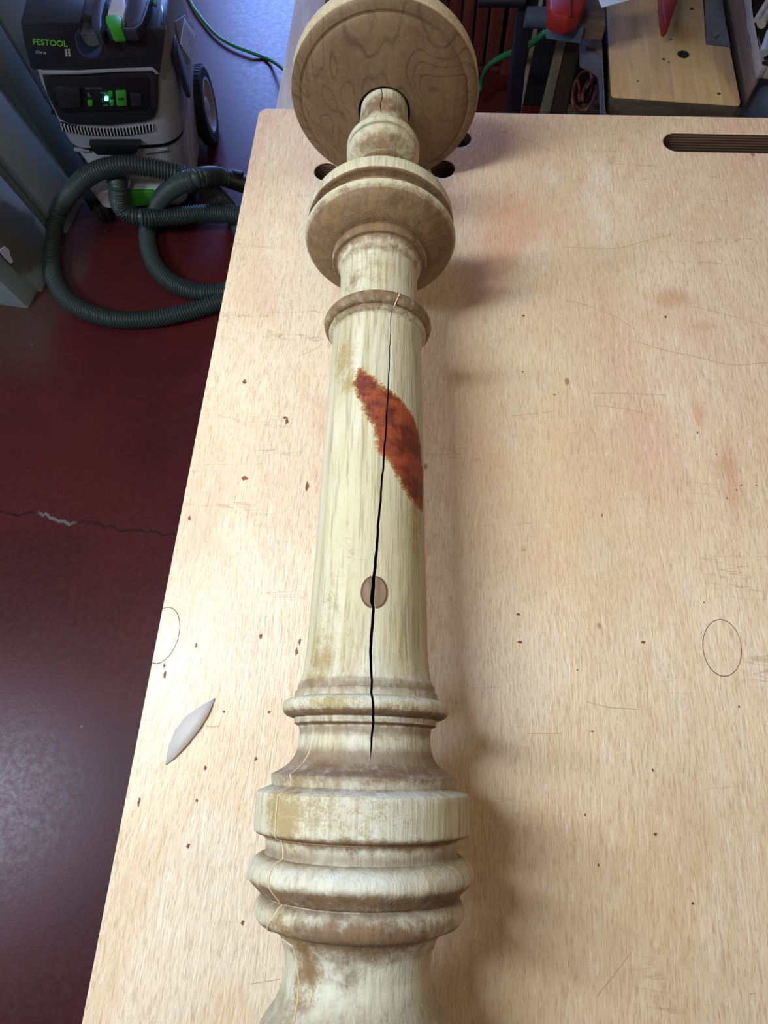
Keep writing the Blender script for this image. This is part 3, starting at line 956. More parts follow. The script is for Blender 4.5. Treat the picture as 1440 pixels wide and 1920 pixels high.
# black console on the front of the head
cons = vprism('control_panel', [(77, 138), (150, 137), (210, 132), (280, 129), (296, 143), (296, 205), (290, 222), (272, 230), (200, 237), (132, 235), (110, 224), (88, 180)], -.022, .05, M_vblack, .006)
vprism('console_recess', [(84, 146), (150, 143), (272, 141), (280, 150), (280, 200), (270, 207), (120, 212), (102, 200)], -.0245, .006, M_vdeep, .001)
vprism('console_rim', [(76, 133), (150, 134), (210, 129), (290, 127), (299, 139), (293, 141), (286, 134), (212, 136), (150, 140), (80, 141)], -.030, .02, M_vgrey, .002)
door = vprism('socket_cover', [(102, 166), (149, 167), (151, 202), (112, 204)], -.032, .012, M_vblack, .002)
vprism('grip_recess', [(243, 176), (264, 176), (266, 200), (246, 201)], -.028, .006, M_vblack, .001)
for (a, b, r_) in ((99, 212, 3.0), (281, 208, 3.6)):
    P = vp(a, b, -.027)
    cyl('screw_cap', P, (P[0], P[1] + .008, P[2]), r_ * .0012, M_vdeep, vac, 16)
# buttons
btn = vprism('large_button', [(216, 173), (236, 172), (238, 199), (219, 199.5)], -.031, .008, M_green, .0012)
btn['label'] = 'large green start button'
for q in ([(164, 190), (173, 190), (173.5, 199), (165, 199)], [(203, 173), (211, 173), (211.5, 182), (204, 182)], [(205, 190), (213, 190), (213.5, 199), (206, 199)]):
    vprism('small_button', q, -.030, .006, M_green, .0008)
vprism('button_bar', [(221, 184.5), (232, 184), (232.3, 187), (221.5, 187.5)], -.0322, .004, M_vblack, .0003)
kk = NT('cyan_lamp')
kk.b.inputs['Emission Color'].default_value = (.12, 1.0, .75, 1); kk.b.inputs['Emission Strength'].default_value = 5.0
M_led = kk.done(srgb(120, 230, 210), .3)
led = vprism('indicator_lamp', [(195.5, 184), (202.5, 184), (203, 189.5), (196, 189.5)], -.031, .006, M_led, .0004)
led['label'] = 'glowing cyan indicator light'


def text_mesh(name, body, p0, p1, up_px, y, mat, parent, bold=0.0):
    """lettering from p0 to p1 (pixels on the local plane y), cap height from up_px"""
    cu = bpy.data.curves.new(name, 'FONT'); cu.body = body; cu.size = 1; cu.extrude = .03; cu.offset = bold
    tmp = bpy.data.objects.new('tmp', cu); COL.objects.link(tmp); bpy.context.view_layer.update()
    me = bpy.data.meshes.new_from_object(tmp.evaluated_get(bpy.context.evaluated_depsgraph_get()))
    bpy.data.objects.remove(tmp)
    co = np.array([v.co[:] for v in me.vertices]); w = co[:, 0].max(); x0 = co[:, 0].min(); h = co[:, 1].max()
    A = np.array(vp(*p0, y)); B = np.array(vp(*p1, y)); U = np.array(vp(*up_px, y)) - A
    for v in me.vertices:
        u = (v.co.x - x0) / (w - x0); t = v.co.y / h
        q = A + (B - A) * u + U * t
        v.co = (q[0], y - .0006 * (v.co.z > 0) - .0001, q[2])
    me.materials.clear()
    return new_obj(name, me, [mat], parent)


M_txt = plain('green_print', srgb(112, 190, 60), .5)
M_txt2 = plain('grey_print', srgb(170, 178, 184), .5)
M_txt3 = plain('dim_grey_print', srgb(88, 96, 96), .5)

# cap on top: black housing with a hose channel through it
YC = -.030
cap_l = [(38, 41), (150, 42), (146, 50), (141, 62), (140, 70), (142, 84), (148, 98), (158, 107), (170, 110), (184, 107), (192, 95), (193, 80), (190, 62),
         (190, 58), (250, 57), (296, 52), (309, 58), (305, 100), (299, 140), (284, 126), (150, 131), (62, 131), (56, 122), (46, 84)]
vprism('top_housing', cap_l, YC, .13, M_vblack, .003)
lt = text_mesh('green_lettering', 'FESTOOL', (62.5, 83), (127, 87.5), (61.5, 72), YC, M_txt, vac, .02)
text_mesh('model_lettering', 'CTM 36', (67, 99.5), (87, 101.5), (66.5, 95), YC, M_txt2, vac, .02)
for a, b in ((121.5, 92.5), (127, 92), (122, 97.5), (127.5, 97), (122.5, 102), (128.3, 101.8)):
    vprism('printed_symbol', [(a, b), (a + 4, b - .2), (a + 4.2, b + 3.6), (a + .3, b + 3.8)], YC - .0006, .001, M_txt2, 0)
text_mesh('panel_lettering', 'FESTOOL', (160, 167.5), (193, 167.5), (160, 163.5), -.0250, M_txt3, vac, .02)
for q in ([(164, 174), (166, 174), (168, 177), (166, 180), (164, 180)], [(165, 179), (170, 179), (170, 182), (165, 182)], [(188, 173), (199, 173), (199, 175.5), (188, 175.5)], [(193, 197), (203, 197), (203, 199), (193, 199)]):
    vprism('printed_symbol', q, -.0252, .001, M_txt3, 0)
for q in ([(190.5, 185), (192.5, 185), (192.5, 187), (190.5, 187)], [(191.5, 190), (193.5, 190), (193.5, 192), (191.5, 192)], [(198, 178), (200.5, 178), (200.5, 180.5), (198, 180.5)]):
    vprism('scale_dot', q, -.0252, .001, M_green, 0)

chn = [(141, 62), (140, 70), (142, 84), (148, 98), (158, 107), (170, 110), (184, 107), (192, 95), (193, 80)]
chi = [(143.5, 62), (142.5, 70), (144.5, 83), (150, 96), (159, 104.5), (170, 107.5), (182, 104.5), (189.5, 94), (190.5, 80)]
M_chan = plain('glossy_dark_blue_plastic', srgb(64, 72, 110), .18)
vprism('hose_channel', chn + chi[::-1], YC - .001, .15, M_chan, 0)
# top deck behind the housing: grey deck, dark rails, green latches
Zd = .515
deck = [vz(40, 40, Zd), vz(300, 44, Zd), vz(300, -60, Zd), vz(40, -60, Zd)]
bm = bmesh.new(); bm_prism(bm, [(-.095, .05, .50), (.20, .05, .50), (.20, .24, .50), (-.095, .24, .50)], (0, 0, .018), .004)
from_bm('top_deck', bm, plain('blue_grey_deck_plastic', srgb(122, 136, 142), .5), vac)


def vslab(name, px, z, th, mat, bev=.003):
    return prism(name, [vz(a, b, z) for a, b in px], (0, 0, -th), mat, vac, bev)


vslab('rail', [(48, 0), (43, 22), (50, 39), (68, 39), (82, 0), (95, -60), (60, -60)], .548, .03, M_vrail)
vslab('rail', [(84, 0), (72, 20), (70, 39), (100, 40), (122, 0), (138, -50), (100, -60)], .545, .028, M_vrail)
vslab('rail', [(178, -60), (176, 0), (171, 30), (171, 46), (176, 58), (188, 60), (190, 48), (190, 30), (198, 0), (204, -60)], .545, .03, M_vrail)
vslab('rail', [(242, -60), (239, 0), (233, 32), (236, 48), (250, 51), (262, 42), (273, 10), (277, 0), (285, -60)], .548, .03, M_vrail)
vslab('rail_edge', [(277, -60), (275, 0), (268, 22), (260, 42), (250, 51), (200, 53), (200, 57), (254, 56), (266, 45), (274, 24), (281, 0), (285, -60)], .547, .02, M_vrail, .001)
lt2 = vslab('green_latch', [(197, 27), (222, 26), (228, 32), (227, 50), (204, 51), (197, 38)], .556, .03, M_green, .004)
vslab('latch_tongue', [(201, 26), (208, 0), (214, -40), (226, -40), (236, 10), (229, 40), (227, 31), (221, 26)], .552, .03, M_vlight, .003)
vslab('side_latch', [(281, -20), (283, 0), (288, 8), (293, 8), (294, -20)], .535, .03, M_green, .002)
vslab('side_rod', [(300, 10), (303, 6), (306, 20), (305, 40), (302, 38), (299, 20)], .533, .02, plain('polished_blue_grey_rod', srgb(120, 150, 190), .2, .6), .002)
# side parts: cable cleat and vents on the right side of the head
def vx(px, py, x):
    r = ray(px, py); t = (x - (EYE - VO) @ VX) / (r @ VX); d = EYE + r * t - VO
    return (x, float(d @ VY), float(d[2]))


prism('side_grip', [vx(a, b, .200) for a, b in ((322, 65), (329, 88), (345, 130), (352, 158), (350, 184), (344, 170), (326, 118), (321, 100))], (.010, 0, 0), M_vrail, vac, .002)
prism('vent_panel', [vx(a, b, .202) for a, b in ((326, 40), (345, 28), (361, 52), (352, 120), (345, 118))], (.004, 0, 0), M_vgrey, vac, .001)
bm = bmesh.new()
for i in range(8):
    a_ = 337 + i * 2.7; b_ = 84 + i * 4.2
    bm_prism(bm, [vx(a_, b_, .2055), vx(a_ + 8, b_ - 50, .2055), vx(a_ + 9.2, b_ - 49, .2055), vx(a_ + 1.2, b_ + 1, .2055)], (.003, 0, 0), 0)
from_bm('side_vents', bm, M_vlight, vac)
# vent slots below the console, over a dark strip
bm = bmesh.new()
vs_ = [vp(112, 233, -.0165), vp(160, 240, -.0165), (vp(200, 242, -.0165)), vp(240, 241, -.0165), vp(285, 234, -.0165), vp(286, 246, -.0165), vp(240, 254, -.0165), vp(200, 255, -.0165), vp(160, 253, -.0165), vp(117, 246, -.0165)]
bm_prism(bm, vs_, (0, .01, 0), 0)
from_bm('vent_strip', bm, M_vdeep, vac)
bm = bmesh.new()
for i in range(29):
    t = i / 28; x = 113 + t * 171
    yt = 234 + 8.5 * (1 - (2 * t - 1) ** 2); P = vp(x, yt, -.0185); Q = vp(x + 2 + 2 * (1 - t), yt + 12.0, -.0185)
    bm_prism(bm, [P, (P[0] + .0026, P[1], P[2]), (Q[0] + .0026, Q[1], Q[2]), Q], (0, .006, 0), 0)
from_bm('vent_ribs', bm, M_vlight, vac, 30)
vprism('front_handle', [(165, 270), (264, 270), (256, 288), (245, 292), (182, 292), (175, 286)], -.030, .05, M_vdeep, .004)
vprism('tank_seam', [(138, 281), (168, 283), (167, 286), (140, 284)], -.006, .01, M_vgrey, .0005)
vprism('tank_seam', [(272, 286), (314, 279), (315, 282), (272, 289)], -.006, .01, M_vgrey, .0005)
sock = tube('hose_socket', [vp(221, 332, .01), vp(221, 333, -.02), vp(221, 336, -.045)], .030, M_vgrey, vac, 28)

# ------------------------------------------------------------------ suction hose
H = lambda x, y, z: tuple(at(x, y, z))
def HV(px, py, y):
    q = vp(px, py, y)
    return tuple(VO + VX * q[0] + VY * q[1] + np.array([0, 0, q[2]]))


path = [HV(221, 337, -.044), HV(221, 348, -.062), HV(221, 362, -.068), HV(224, 384, -.070), HV(238, 400, -.074), HV(262, 407, -.080), H(290, 408, .085), H(340, 404, .085), H(390, 400, .085), H(450, 404, .090), H(500, 420, .08),
        H(540, 470, .06), H(520, 520, .04), H(485, 490, .024), H(455, 440, .024), H(436, 398, .024), HV(405, 366, -.025), HV(372, 345, -.045), HV(332, 326, -.056), HV(282, 314, -.060), HV(230, 310, -.060), HV(180, 322, -.060), HV(142, 350, -.055),
        H(112, 392, .085), H(100, 440, .045), H(96, 490, .026), H(107, 535, .0235), H(138, 572, .0235), H(190, 594, .0235), H(240, 600, .0235), H(300, 596, .0235), H(360, 583, .0235), H(420, 564, .0235), H(470, 546, .0235), H(530, 560, .0235), H(560, 640, .0235),
        H(500, 660, .05), H(470, 600, .068), H(470, 560, .066), H(445, 545, .040), H(410, 548, .0235), H(370, 548, .0235), H(330, 535, .0235), H(298, 508, .0235), H(281, 475, .0235), H(276, 440, .0235), HV(282, 412, -.01), HV(293, 386, -.032), HV(313, 361, -.062), HV(340, 343, -.095), HV(372, 333, -.100), H(405, 330, .150), H(432, 336, .125)]
Pd, tt = resample(catmull(path, .01), .0011)
R0 = .0212
k2p = 2 * PI / .0072
hs = bmesh.new()
bm_tube(hs, Pd, lambda d, a: R0 + .0026 * math.sin(k2p * d - a), 20)
hose = from_bm('suction_hose', hs, M_hose, None, 180)
tag(hose, 'grey-green ribbed suction hose looped on the red floor beside the dust extractor', 'hose')
E1 = [H(426, 334.5, .128), H(440, 339, .120), H(452, 343, .116), H(475, 352, .105)]
tube('hose_coupling', catmull(E1, .008), .0235, M_vdeep, hose, 24)
bm = bmesh.new(); c = at(441, 324, .140); bm_box(bm, c, (.045, .014, .012), Matrix.Rotation(-.3, 4, 'Z'), .003)
from_bm('coupling_clip', bm, M_vdeep, hose)

# ------------------------------------------------------------------ cabinet at the left
cab = empty('grey_cabinet', (-1.2, 1.2, 0))
tag(cab, 'grey-green painted cabinet frame with stained foot panel at left edge', 'cabinet')


def cab_strip(name, x0, y0, x1, y1, top, depth, mat, zb=0.0, lean=-.18):
    """upright board whose foot runs between two floor pixels"""
    A = at(x0, y0, zb); B = at(x1, y1, zb)
    d = B - A; nrm = np.array([d[1], -d[0], 0]); nrm /= np.linalg.norm(nrm)
    pts = [A, B, B + nrm * lean * top + [0, 0, top], A + nrm * lean * top + [0, 0, top]]
    o = prism(name, [tuple(p) for p in pts], tuple(-nrm * depth), mat, None, .002)
    return child_at_world(o, cab)


cab_strip('front_stile', 54, 579, 69, 547, .62, .09, M_cab)
cab_strip('stile_groove', 66, 548, 80, 538, .60, .02, plain('dark_groove', srgb(44, 52, 62), .7))
cab_strip('foot_panel', 79, 548, 116, 462, .56, .05, M_cabstain)
cab_strip('groove_board', 108, 456, 114, 444, .66, .03, M_cabside)
cab_strip('middle_board', 125, 440, 156, 380, .62, .06, M_cab)
cab_strip('rear_board', 140, 352, 158, 306, .80, .05, M_cabside, 0, -.07)
cab_strip('back_board', 160, 300, 190, 235, .86, .03, M_cab, 0, -.07)
# chip of bare white filler
c = at(14, 482, .12)
bm = bmesh.new()
A = at(0, 470, .13)
chip_px = [(2, 468), (10, 462), (17, 468), (20, 480), (25, 490), (22, 494), (10, 482), (0, 470)]
Af = at(79, 548, 0); Bf = at(116, 462, 0); dv = Bf - Af; nn = np.array([dv[1], -dv[0], 0]); nn /= np.linalg.norm(nn)


def on_panel(px, py, lift=.0):
    r = ray(px, py); m_ = nn + np.array([0, 0, .18]); t = ((Af + nn * lift - EYE) @ m_) / (r @ m_)
    return EYE + r * t


bm_prism(bm, [tuple(on_panel(a, b, .004)) for a, b in chip_px], tuple(-nn * .004))
child_at_world(from_bm('bare_chip', bm, M_white), cab)

# ------------------------------------------------------------------ long pale board running back at floor side of the bench
zb = .70
A = at(516, 206, zb); A2 = at(549, 0, zb)
bx0 = A[0]; w = .052
bm = bmesh.new(); bm_box(bm, (bx0 + w / 2, (A[1] - .10 + 2.1) / 2, zb - .015), (w, 2.1 - A[1] + .10, .03), None, .002)
M_lav = wood('whitewashed_plank', srgb(196, 192, 198), srgb(176, 166, 176), 'Y', .8, .5)
pb = from_bm('pale_plank', bm, M_lav)
tag(pb, 'whitewashed plank running away behind the round plate, left of the brown slats', 'plank')
tr = empty('trestle', (bx0 + w / 2, 1.3, 0))
tag(tr, 'grey metal trestle hidden under the whitewashed plank', 'trestle')
for yy in (.95, 1.95):
    child_at_world(box('leg', (bx0 + w / 2, yy, (zb - .03) / 2), (.03, .03, zb - .03), M_alu, None, .002), tr)
child_at_world(box('rail', (bx0 + w / 2, 1.45, .25), (.02, 1.0, .03), M_alu, None, .002), tr)

# ------------------------------------------------------------------ green cable
cb = [H(330, -60, .012), H(356, 0, .012), H(375, 30, .012), H(402, 62, .012), H(430, 82, .012), H(470, 98, .012), H(505, 112, .010), H(528, 127, .10), H(548, 150, .20), H(570, 185, .25)]
Pc, _ = resample(catmull(cb, .02), .006)
gc = tube('green_cable', Pc, .0055, M_hosegreen, None, 12)
tag(gc, 'thin green cable crossing the blue-lit floor left of the round plate', 'cable')
cb = [H(892, 185, .03), H(901, 160, .05), H(906, 142, .10), H(916, 124, .18), H(935, 110, .25), H(958, 99, .31), H(982, 90, .345), H(1005, 75, .375), H(1025, 58, .40), H(1036, 46, .40), H(1050, 25, .40)]
Pc, _ = resample(catmull(cb, .02), .006)
gc = tube('green_cable', Pc, .0075, M_hosegreen, None, 12)
tag(gc, 'thicker green cable arching past the brown slats right of the round plate', 'cable')

# ------------------------------------------------------------------ brown slatted crate behind
YS = 2.06
slat = empty('slatted_crate', (.1, YS, 0))
tag(slat, 'reddish-brown slatted wooden crate side standing behind the round plate', 'slatted crate')
M_slat = wood('red_brown_slat_wood', srgb(118, 62, 48), srgb(92, 46, 38), 'Z', .7, .45)


def slab_y(name, px, y, depth, mat, parent, bev=.002):
    o = prism(name, [tuple(aty(a, b, y)) for a, b in px], (0, depth, 0), mat, None, bev)
    return child_at_world(o, parent) if parent is not None else o


def slats(x0b, x1b, x0t, x1t, yb, yt=-90):
    k_ = (yt - 0) / 1.0
    P0 = aty(x0b, yb, YS); P1 = aty(x1b, yb, YS)
    w_ = P1[0] - P0[0]
    return P0, P1


for (xl, xr, yb) in ((812, 833, 130), (835, 857, 128), (860, 880, 126), (884, 905, 121), (909, 933, 121), (935, 955, 160)):
    P0 = aty(xl, yb, YS); P1 = aty(xr, yb, YS)
    zb_ = max(P0[2], .0)
    child_at_world(box('slat', ((P0[0] + P1[0]) / 2, YS + .011, (zb_ + .75) / 2), (P1[0] - P0[0], .022, .75 - zb_), M_slat, None, .003), slat)
P0 = aty(800, 133, YS + .02)
child_at_world(box('crossbar', (.03, YS + .035, P0[2] + .005), (.36, .024, .045), M_slat, None, .003), slat)
child_at_world(box('crossbar', (.03, YS + .035, .60), (.36, .024, .05), M_slat, None, .003), slat)
child_at_world(box('leg', (-.13, YS + .035, .36), (.03, .03, .72), M_slat, None, .003), slat)
# dark box added to blacken the gap between the boards; cupboard behind it
ch = box('dark_infill', (.765, 2.03, .42), (1.03, .22, .84), plain('near_black_gap_fill', srgb(20, 20, 26), .7), None, .01)
tag(ch, 'very dark chest added to blacken the gap behind the two upright boards', 'infill')
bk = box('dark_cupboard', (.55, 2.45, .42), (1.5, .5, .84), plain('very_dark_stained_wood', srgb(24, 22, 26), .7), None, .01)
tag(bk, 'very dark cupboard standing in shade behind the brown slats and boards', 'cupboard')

# ------------------------------------------------------------------ machine stand and boards, right of the slats
M_iron = plain('dark_painted_iron', srgb(26, 29, 38), .4)
drill = empty('drill_stand', (.27, 1.85, 0))
tag(drill, 'dark iron machine column standing right of the brown slats', 'machine column')
YD = 1.42
child_at_world(prism('column', [tuple(aty(a, b, YD)) for a, b in ((948, 235), (975, 235), (1004, -60), (978, -60))], (0, .05, 0), M_iron, None, .005), drill)
child_at_world(cyl('arm', tuple(aty(985, 32, YD - .02)), tuple(aty(1032, 34, YD - .02)), .018, plain('blue_grey_iron', srgb(74, 82, 100), .4), None), drill)
child_at_world(cyl('handle_grip', tuple(aty(897, 1, YD - .01)), tuple(aty(985, 1, YD - .01)), .011, M_vdeep, None), drill)
P = aty(955, 300, YD)
bx = aty(960, 235, YD)[0]; zl = aty(960, 230, YD)[2]
child_at_world(box('lower_column', (bx - .004, YD + .025, zl / 2), (.034, .05, zl), M_iron, None, .004), drill)
child_at_world(box('base', (bx, YD + .03, .01), (.20, .20, .02), M_iron, None, .004), drill)

M_ply1 = wood('raw_board_edge', srgb(172, 164, 152), srgb(146, 136, 124), 'Z', .8, .7)
M_ply2 = wood('raw_board_face', srgb(92, 80, 68), srgb(72, 62, 52), 'Z', .6, .7)


def leaning(name, px_edge, px_face, y, mat1, mat2, label, cat):
    """board standing on the floor with its edge toward the bench"""
    e = empty(name, tuple(aty(px_edge[0][0], px_edge[0][1], y)[:2]) + (0.0,))
    o = prism('edge_strip', [tuple(aty(a, b, y)) for a, b in px_edge], (0, .006, 0), mat1, None, .0008)
    child_at_world(o, e)
    if px_face:
        o = prism('board', [tuple(aty(a, b, y + .006)) for a, b in px_face], (0, .25, 0), mat2, None, .001)
        child_at_world(o, e)
    tag(e, label, cat)
    return e


leaning('plywood_strip', [(964, 240), (972, 240), (1027, -40), (1019, -40)], None, 1.74, M_ply1, M_ply1, 'narrow pale plywood strip standing upright beside the dark machine column', 'board')
leaning('thick_board', [(1006, 235), (1026, 235), (1067, 52), (1060, 59), (1050, 57)], None, 1.52, M_ply1, M_ply1, 'thick weathered board with pale edge and brown face left of the grey stand', 'board')
tb = bpy.data.objects['thick_board']
o = prism('face_board', [tuple(p) for p in (aty(1022, 250, 1.526), aty(1052, 250, 1.526), aty(1096, 50, 1.526), aty(1066, 53, 1.526))], (0, .03, 0), M_ply2, None, .001)
child_at_world(o, tb)

# ------------------------------------------------------------------ grey machine table with the laminated board
ZB = .60
mach = empty('machine_stand', (.45, 1.1, 0))
tag(mach, 'blue-grey steel machine stand under the laminated wooden board', 'machine stand')
M_steel = plain('blue_grey_painted_steel', srgb(82, 98, 116), .5, var=.08)
M_lip = plain('lavender_grey_cast_iron', srgb(88, 88, 102), .5, var=.08)


def zslab(name, px, z, th, mat, parent=None, bev=.002):
    o = prism(name, [tuple(at(a, b, z)) for a, b in px], (0, 0, -th), mat, None, bev)
    return child_at_world(o, parent) if parent is not None else o


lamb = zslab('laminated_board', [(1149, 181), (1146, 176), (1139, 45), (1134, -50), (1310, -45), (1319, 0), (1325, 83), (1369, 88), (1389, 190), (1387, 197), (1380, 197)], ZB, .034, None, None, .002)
k = NT('laminated_poplar')
sep = k.n('ShaderNodeSeparateXYZ'); k.l(k.coord(), sep.inputs[0])
stv = k.math('FLOOR', k.math('MULTIPLY', sep.outputs[0], 26.0))
wn = k.n('ShaderNodeTexWhiteNoise', noise_dimensions='1D'); k.l(stv, wn.inputs['W'])
g = k.noise(140, k.mapping((1, .08, 1)), 4, .6)
g2 = k.noise(30, k.mapping((1, .25, 1)), 4, .6, .8)
c = k.mix(wn.outputs['Value'], srgb(208, 178, 128), srgb(192, 156, 112))
ft = k.math('ABSOLUTE', k.math('SUBTRACT', k.math('FRACT', k.math('MULTIPLY', sep.outputs[0], 26.0)), .5))
c = k.mix(k.math('MULTIPLY', k.ss(ft, .42, .5), .3), c, srgb(216, 196, 158))
c = k.mix(k.math('MULTIPLY', k.ss(g, .45, .7), .3), c, srgb(146, 120, 84))
c = k.mix(k.math('MULTIPLY', k.ss(g2, .5, .7), .35), c, srgb(158, 128, 92))
M_lam = k.done(c, .5, k.bump(g, .2, .0004), 0.0, .3)
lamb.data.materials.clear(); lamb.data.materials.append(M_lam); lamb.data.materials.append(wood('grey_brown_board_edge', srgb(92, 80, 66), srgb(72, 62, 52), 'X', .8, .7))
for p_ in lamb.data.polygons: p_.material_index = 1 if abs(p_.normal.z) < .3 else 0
tag(lamb, 'laminated pale wooden board with a round hole lying on the grey stand', 'board')
for (a, b, r_) in ((1281, 102, .0105), (1244, 111, .003), (1254, 116, .0018), (1348, 176, .003), (1258, 74, .002), (1297, 17, .004), (1196, 152, .0016)):
    P = at(a, b, ZB)
    o = cyl('knot_hole' if r_ < .01 else 'round_hole', (P[0], P[1], ZB - .002), (P[0], P[1], ZB + .0003), r_, M_vdeep if r_ > .01 else M_line, lamb, 24)

zslab('table_lip', [(1094, 40), (1094, 92), (1097, 96), (1112, 101), (1126, 112), (1132, 122), (1134, 150), (1135, 210), (1136, 212), (1128, 40)], ZB - .010, .030, M_lip, mach, .003)
zslab('worn_top', [(1097, 30), (1097, 86), (1114, 90), (1130, 100), (1139, 112), (1134, 200), (1135, 204), (1127, 30)], ZB - .006, .006, wood('worn_tan_board', srgb(140, 122, 98), srgb(108, 92, 76), 'Y', .8, .6), mach, .001)
zslab('steel_top', [(1148, 190), (1160, 40), (1360, 40), (1392, 205), (1380, 214), (1150, 205)], ZB - .035, .02, M_steel, mach, .003)
P = at(1148, 205, ZB - .055); Q = at(1392, 214, ZB - .055)
prism_pts = [(P[0] + .04, P[1] + .02, 0), (Q[0], P[1] + .02, 0), (Q[0], P[1] + .34, 0), (P[0] + .04, P[1] + .34, 0)]
child_at_world(prism('body_cabinet', prism_pts, (0, 0, ZB - .056), M_steel, None, .006), mach)
bl = zslab('bolt_plate', [(1318, -40), (1321, 0), (1325, 82), (1370, 86), (1361, 40), (1350, -40)], ZB - .001, .006, plain('scuffed_steel_plate', srgb(120, 128, 138), .35, .7, .2), None, .001)
tag(bl, 'scuffed grey steel plate beside the laminated board', 'steel plate')
P = at(1341, 67, ZB); cyl('bolt', (P[0], P[1], ZB), (P[0], P[1], ZB + .004), .005, M_alu, bl, 16)

# upright wooden side panel right of the board, and the tool tray beyond it
P0 = at(1391, 199, ZB - .03); P1 = at(1346, -40, ZB - .03)


def height_over(P, py_target):
    lo, hi = P[2], 1.3
    for _ in range(50):
        z = (lo + hi) / 2
        v = CAM.T @ (np.array([P[0], P[1], z]) - EYE)
        y = 960 - F_PX * v[1] / -v[2]
        if y > py_target: lo = z
        else: hi = z
    return z


zt = height_over(P0, 125)
M_pan = wood('brown_side_panel', srgb(118, 102, 92), srgb(98, 82, 76), 'Y', .5, .6)
sp = prism('side_panel', [(P0[0], P0[1], P0[2]), (P1[0], P1[1], P1[2]), (P1[0], P1[1], zt - .018), (P0[0], P0[1], zt - .018)], (.006, 0, 0), M_pan, None, .001)
tag(sp, 'upright brown wooden panel along the right edge of the laminated board', 'panel')
tray = empty('tool_tray', tuple(at(1450, 60, zt)[:2]) + (zt - .15,))
tag(tray, 'grey-rimmed tool tray behind the upright brown panel at top right', 'tool tray')
M_rim = plain('warm_grey_rim', srgb(150, 142, 140), .5)
for q in ([(1401, -40), (1407, -40), (1414, 30), (1434, 112), (1440, 112), (1440, 126), (1428, 127)], [(1440, 112), (1560, 120), (1560, 134), (1440, 126)]):
    child_at_world(zslab('rim', q, zt + .003, .02, M_rim), tray)
child_at_world(zslab('tray_floor', [(1404, -40), (1430, 122), (1560, 130), (1560, -40)], zt - .10, .004, M_vdeep), tray)
P = at(1436, 118, zt + .004); child_at_world(cyl('rim_hole', (P[0], P[1], zt), (P[0], P[1], zt + .0036), .006, M_vdeep, None, 20), tray)
# steel-blue side of the stand below the tray
zz = zt - .02
child_at_world(prism('side_skirt', [tuple(at(1428, 128, zt - .015)), tuple(at(1560, 136, zt - .015)), tuple(at(1560, 136, zt - .015) + [0, 0, -.5]), tuple(at(1428, 128, zt - .015) + [0, 0, -.5])], (0, .01, 0), M_steel, None, .001), tray)
for i, (a, b, c_, d) in enumerate(((1418, 42, 1450, -10), (1428, 46, 1460, 0), (1432, 100, 1445, 60))):
    tl = tube('chisel_handle' if i < 2 else 'steel_rod', [tuple(at(a, b, zt + .004 + .012 * i)), tuple(at((a + c_) / 2, (b + d) / 2, zt + .008 + .012 * i)), tuple(at(c_, d, zt + .012 + .012 * i))], .007, M_ply1 if i < 2 else M_vgrey, None, 14)
    tag(tl, ('pale wooden tool handle leaning across the grey tray rim, outer of two', 'pale wooden tool handle leaning across the tray, nearer the right frame edge', 'short steel rod lying low in the grey tool tray')[i], 'tool')

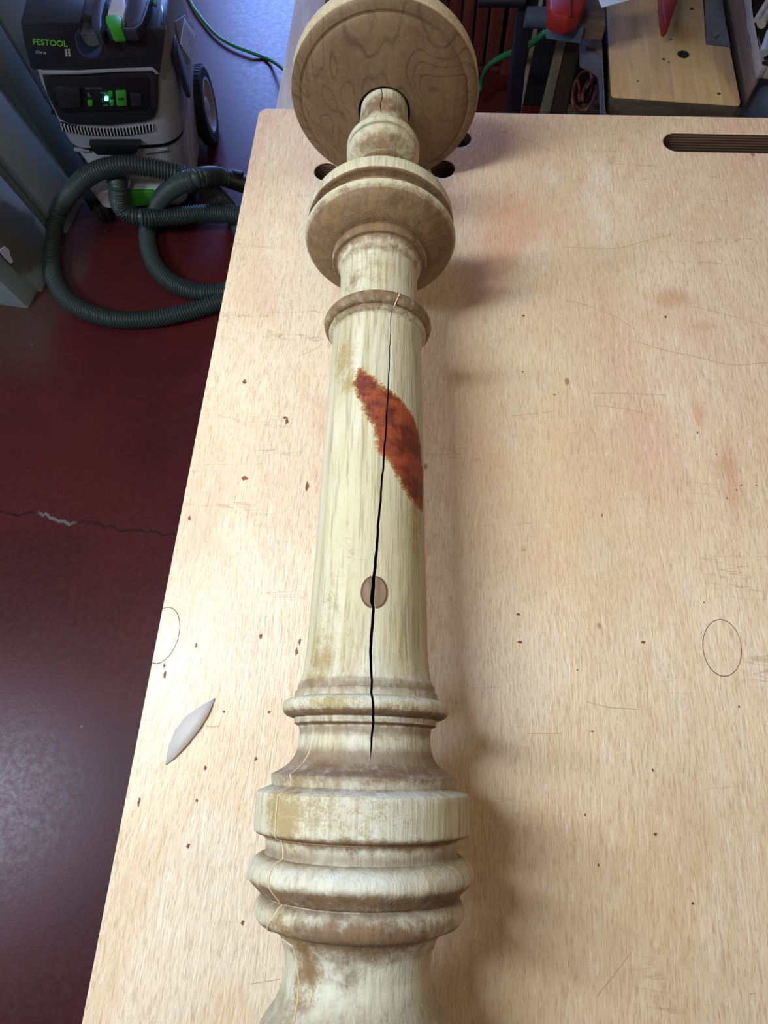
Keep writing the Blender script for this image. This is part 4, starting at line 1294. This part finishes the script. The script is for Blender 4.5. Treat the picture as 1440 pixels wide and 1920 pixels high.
# shelf with red clamp, paper, red tip
shf = zslab('wooden_shelf', [(1029, -40), (1029, 42), (1094, 50), (1136, 50), (1133, -40)], .655, .022, wood('brown_shelf', srgb(124, 104, 88), srgb(96, 78, 68), 'X', .6, .6), None, .002)
tag(shf, 'brown shelf with blue-grey front edge carrying the red clamp', 'shelf')
o = zslab('edge_strip', [(1028, 36), (1029, 45), (1095, 55), (1096, 44)], .656, .024, M_steel, None, .001); o.parent = shf
M_red = plain('red_paint', srgb(140, 30, 26), .5)
rcp = zslab('red_clamp', [(1030, -40), (1030, 18), (1046, 26), (1068, 30), (1090, 20), (1100, 0), (1104, -40)], .69, .032, M_red, None, .006)
tag(rcp, 'chunky red clamp body lying on the brown shelf', 'clamp')
o = zslab('jaw_groove', [(1066, -40), (1068, 28), (1072, 28), (1076, -40)], .692, .004, plain('dark_red_paint', srgb(96, 20, 18), .5), None, .0005); o.parent = rcp
rt = zslab('red_clamp', [(1238, -50), (1243, 24), (1247, 44), (1252, 46), (1257, 42), (1271, 0), (1276, -50)], ZB + .045, .022, M_red, None, .005)
tag(rt, 'pointed red clamp tip hanging over the laminated board', 'clamp')
pp_ = zslab('paper_sheet', [(1120, -40), (1123, 0), (1128, 14), (1150, 8), (1180, 0), (1190, -40)], .72, .0008, plain('pale_blue_white_paper', srgb(196, 212, 228), .7), None, 0)
tag(pp_, 'crumpled white paper sheet at the top edge between the red clamps', 'paper')

# tangle of orange cord under the stand
pts = []
base = at(1098, 175, .42)
cordpts = [(1078, 208), (1073, 185), (1082, 150), (1092, 136), (1104, 132), (1110, 145), (1110, 165), (1100, 190), (1092, 185), (1098, 160), (1112, 145), (1118, 141), (1106, 155), (1090, 180), (1086, 190), (1086, 160), (1080, 150), (1074, 175), (1080, 200), (1100, 205), (1118, 175), (1124, 160)]
Pc, _ = resample(catmull([H(a, b, .40 + .02 * math.sin(i * 1.7)) for i, (a, b) in enumerate(cordpts)], .01), .004)
oc = tube('orange_cord', Pc, .0035, plain('rusty_orange_cord', srgb(112, 56, 42), .55), None, 8)
tag(oc, 'tangled rusty orange cord heaped between thick board and grey stand', 'cord')
sh2 = zslab('low_shelf', [(1066, 260), (1066, 196), (1122, 192), (1122, 260)], .375, .015, M_ply2, None, .001)
tag(sh2, 'low brown shelf carrying the tangled orange cord', 'shelf')
P = at(1100, 207, .38)

os_ = box('overhead_shade_board', (.66, 1.285, .965), (.84, .42, .022), M_ply2, None, .002)  # out of view, added only to throw shade on the laminated board
tag(os_, 'unseen dark board added above the top edge to shade the laminated board', 'shelf')
so = box('shade_board_post', (1.10, 1.44, .477), (.03, .05, .954), M_ply2, None, .002)  # added to hold up the unseen shade board
tag(so, 'added post carrying the unseen shade board at its right end', 'post')
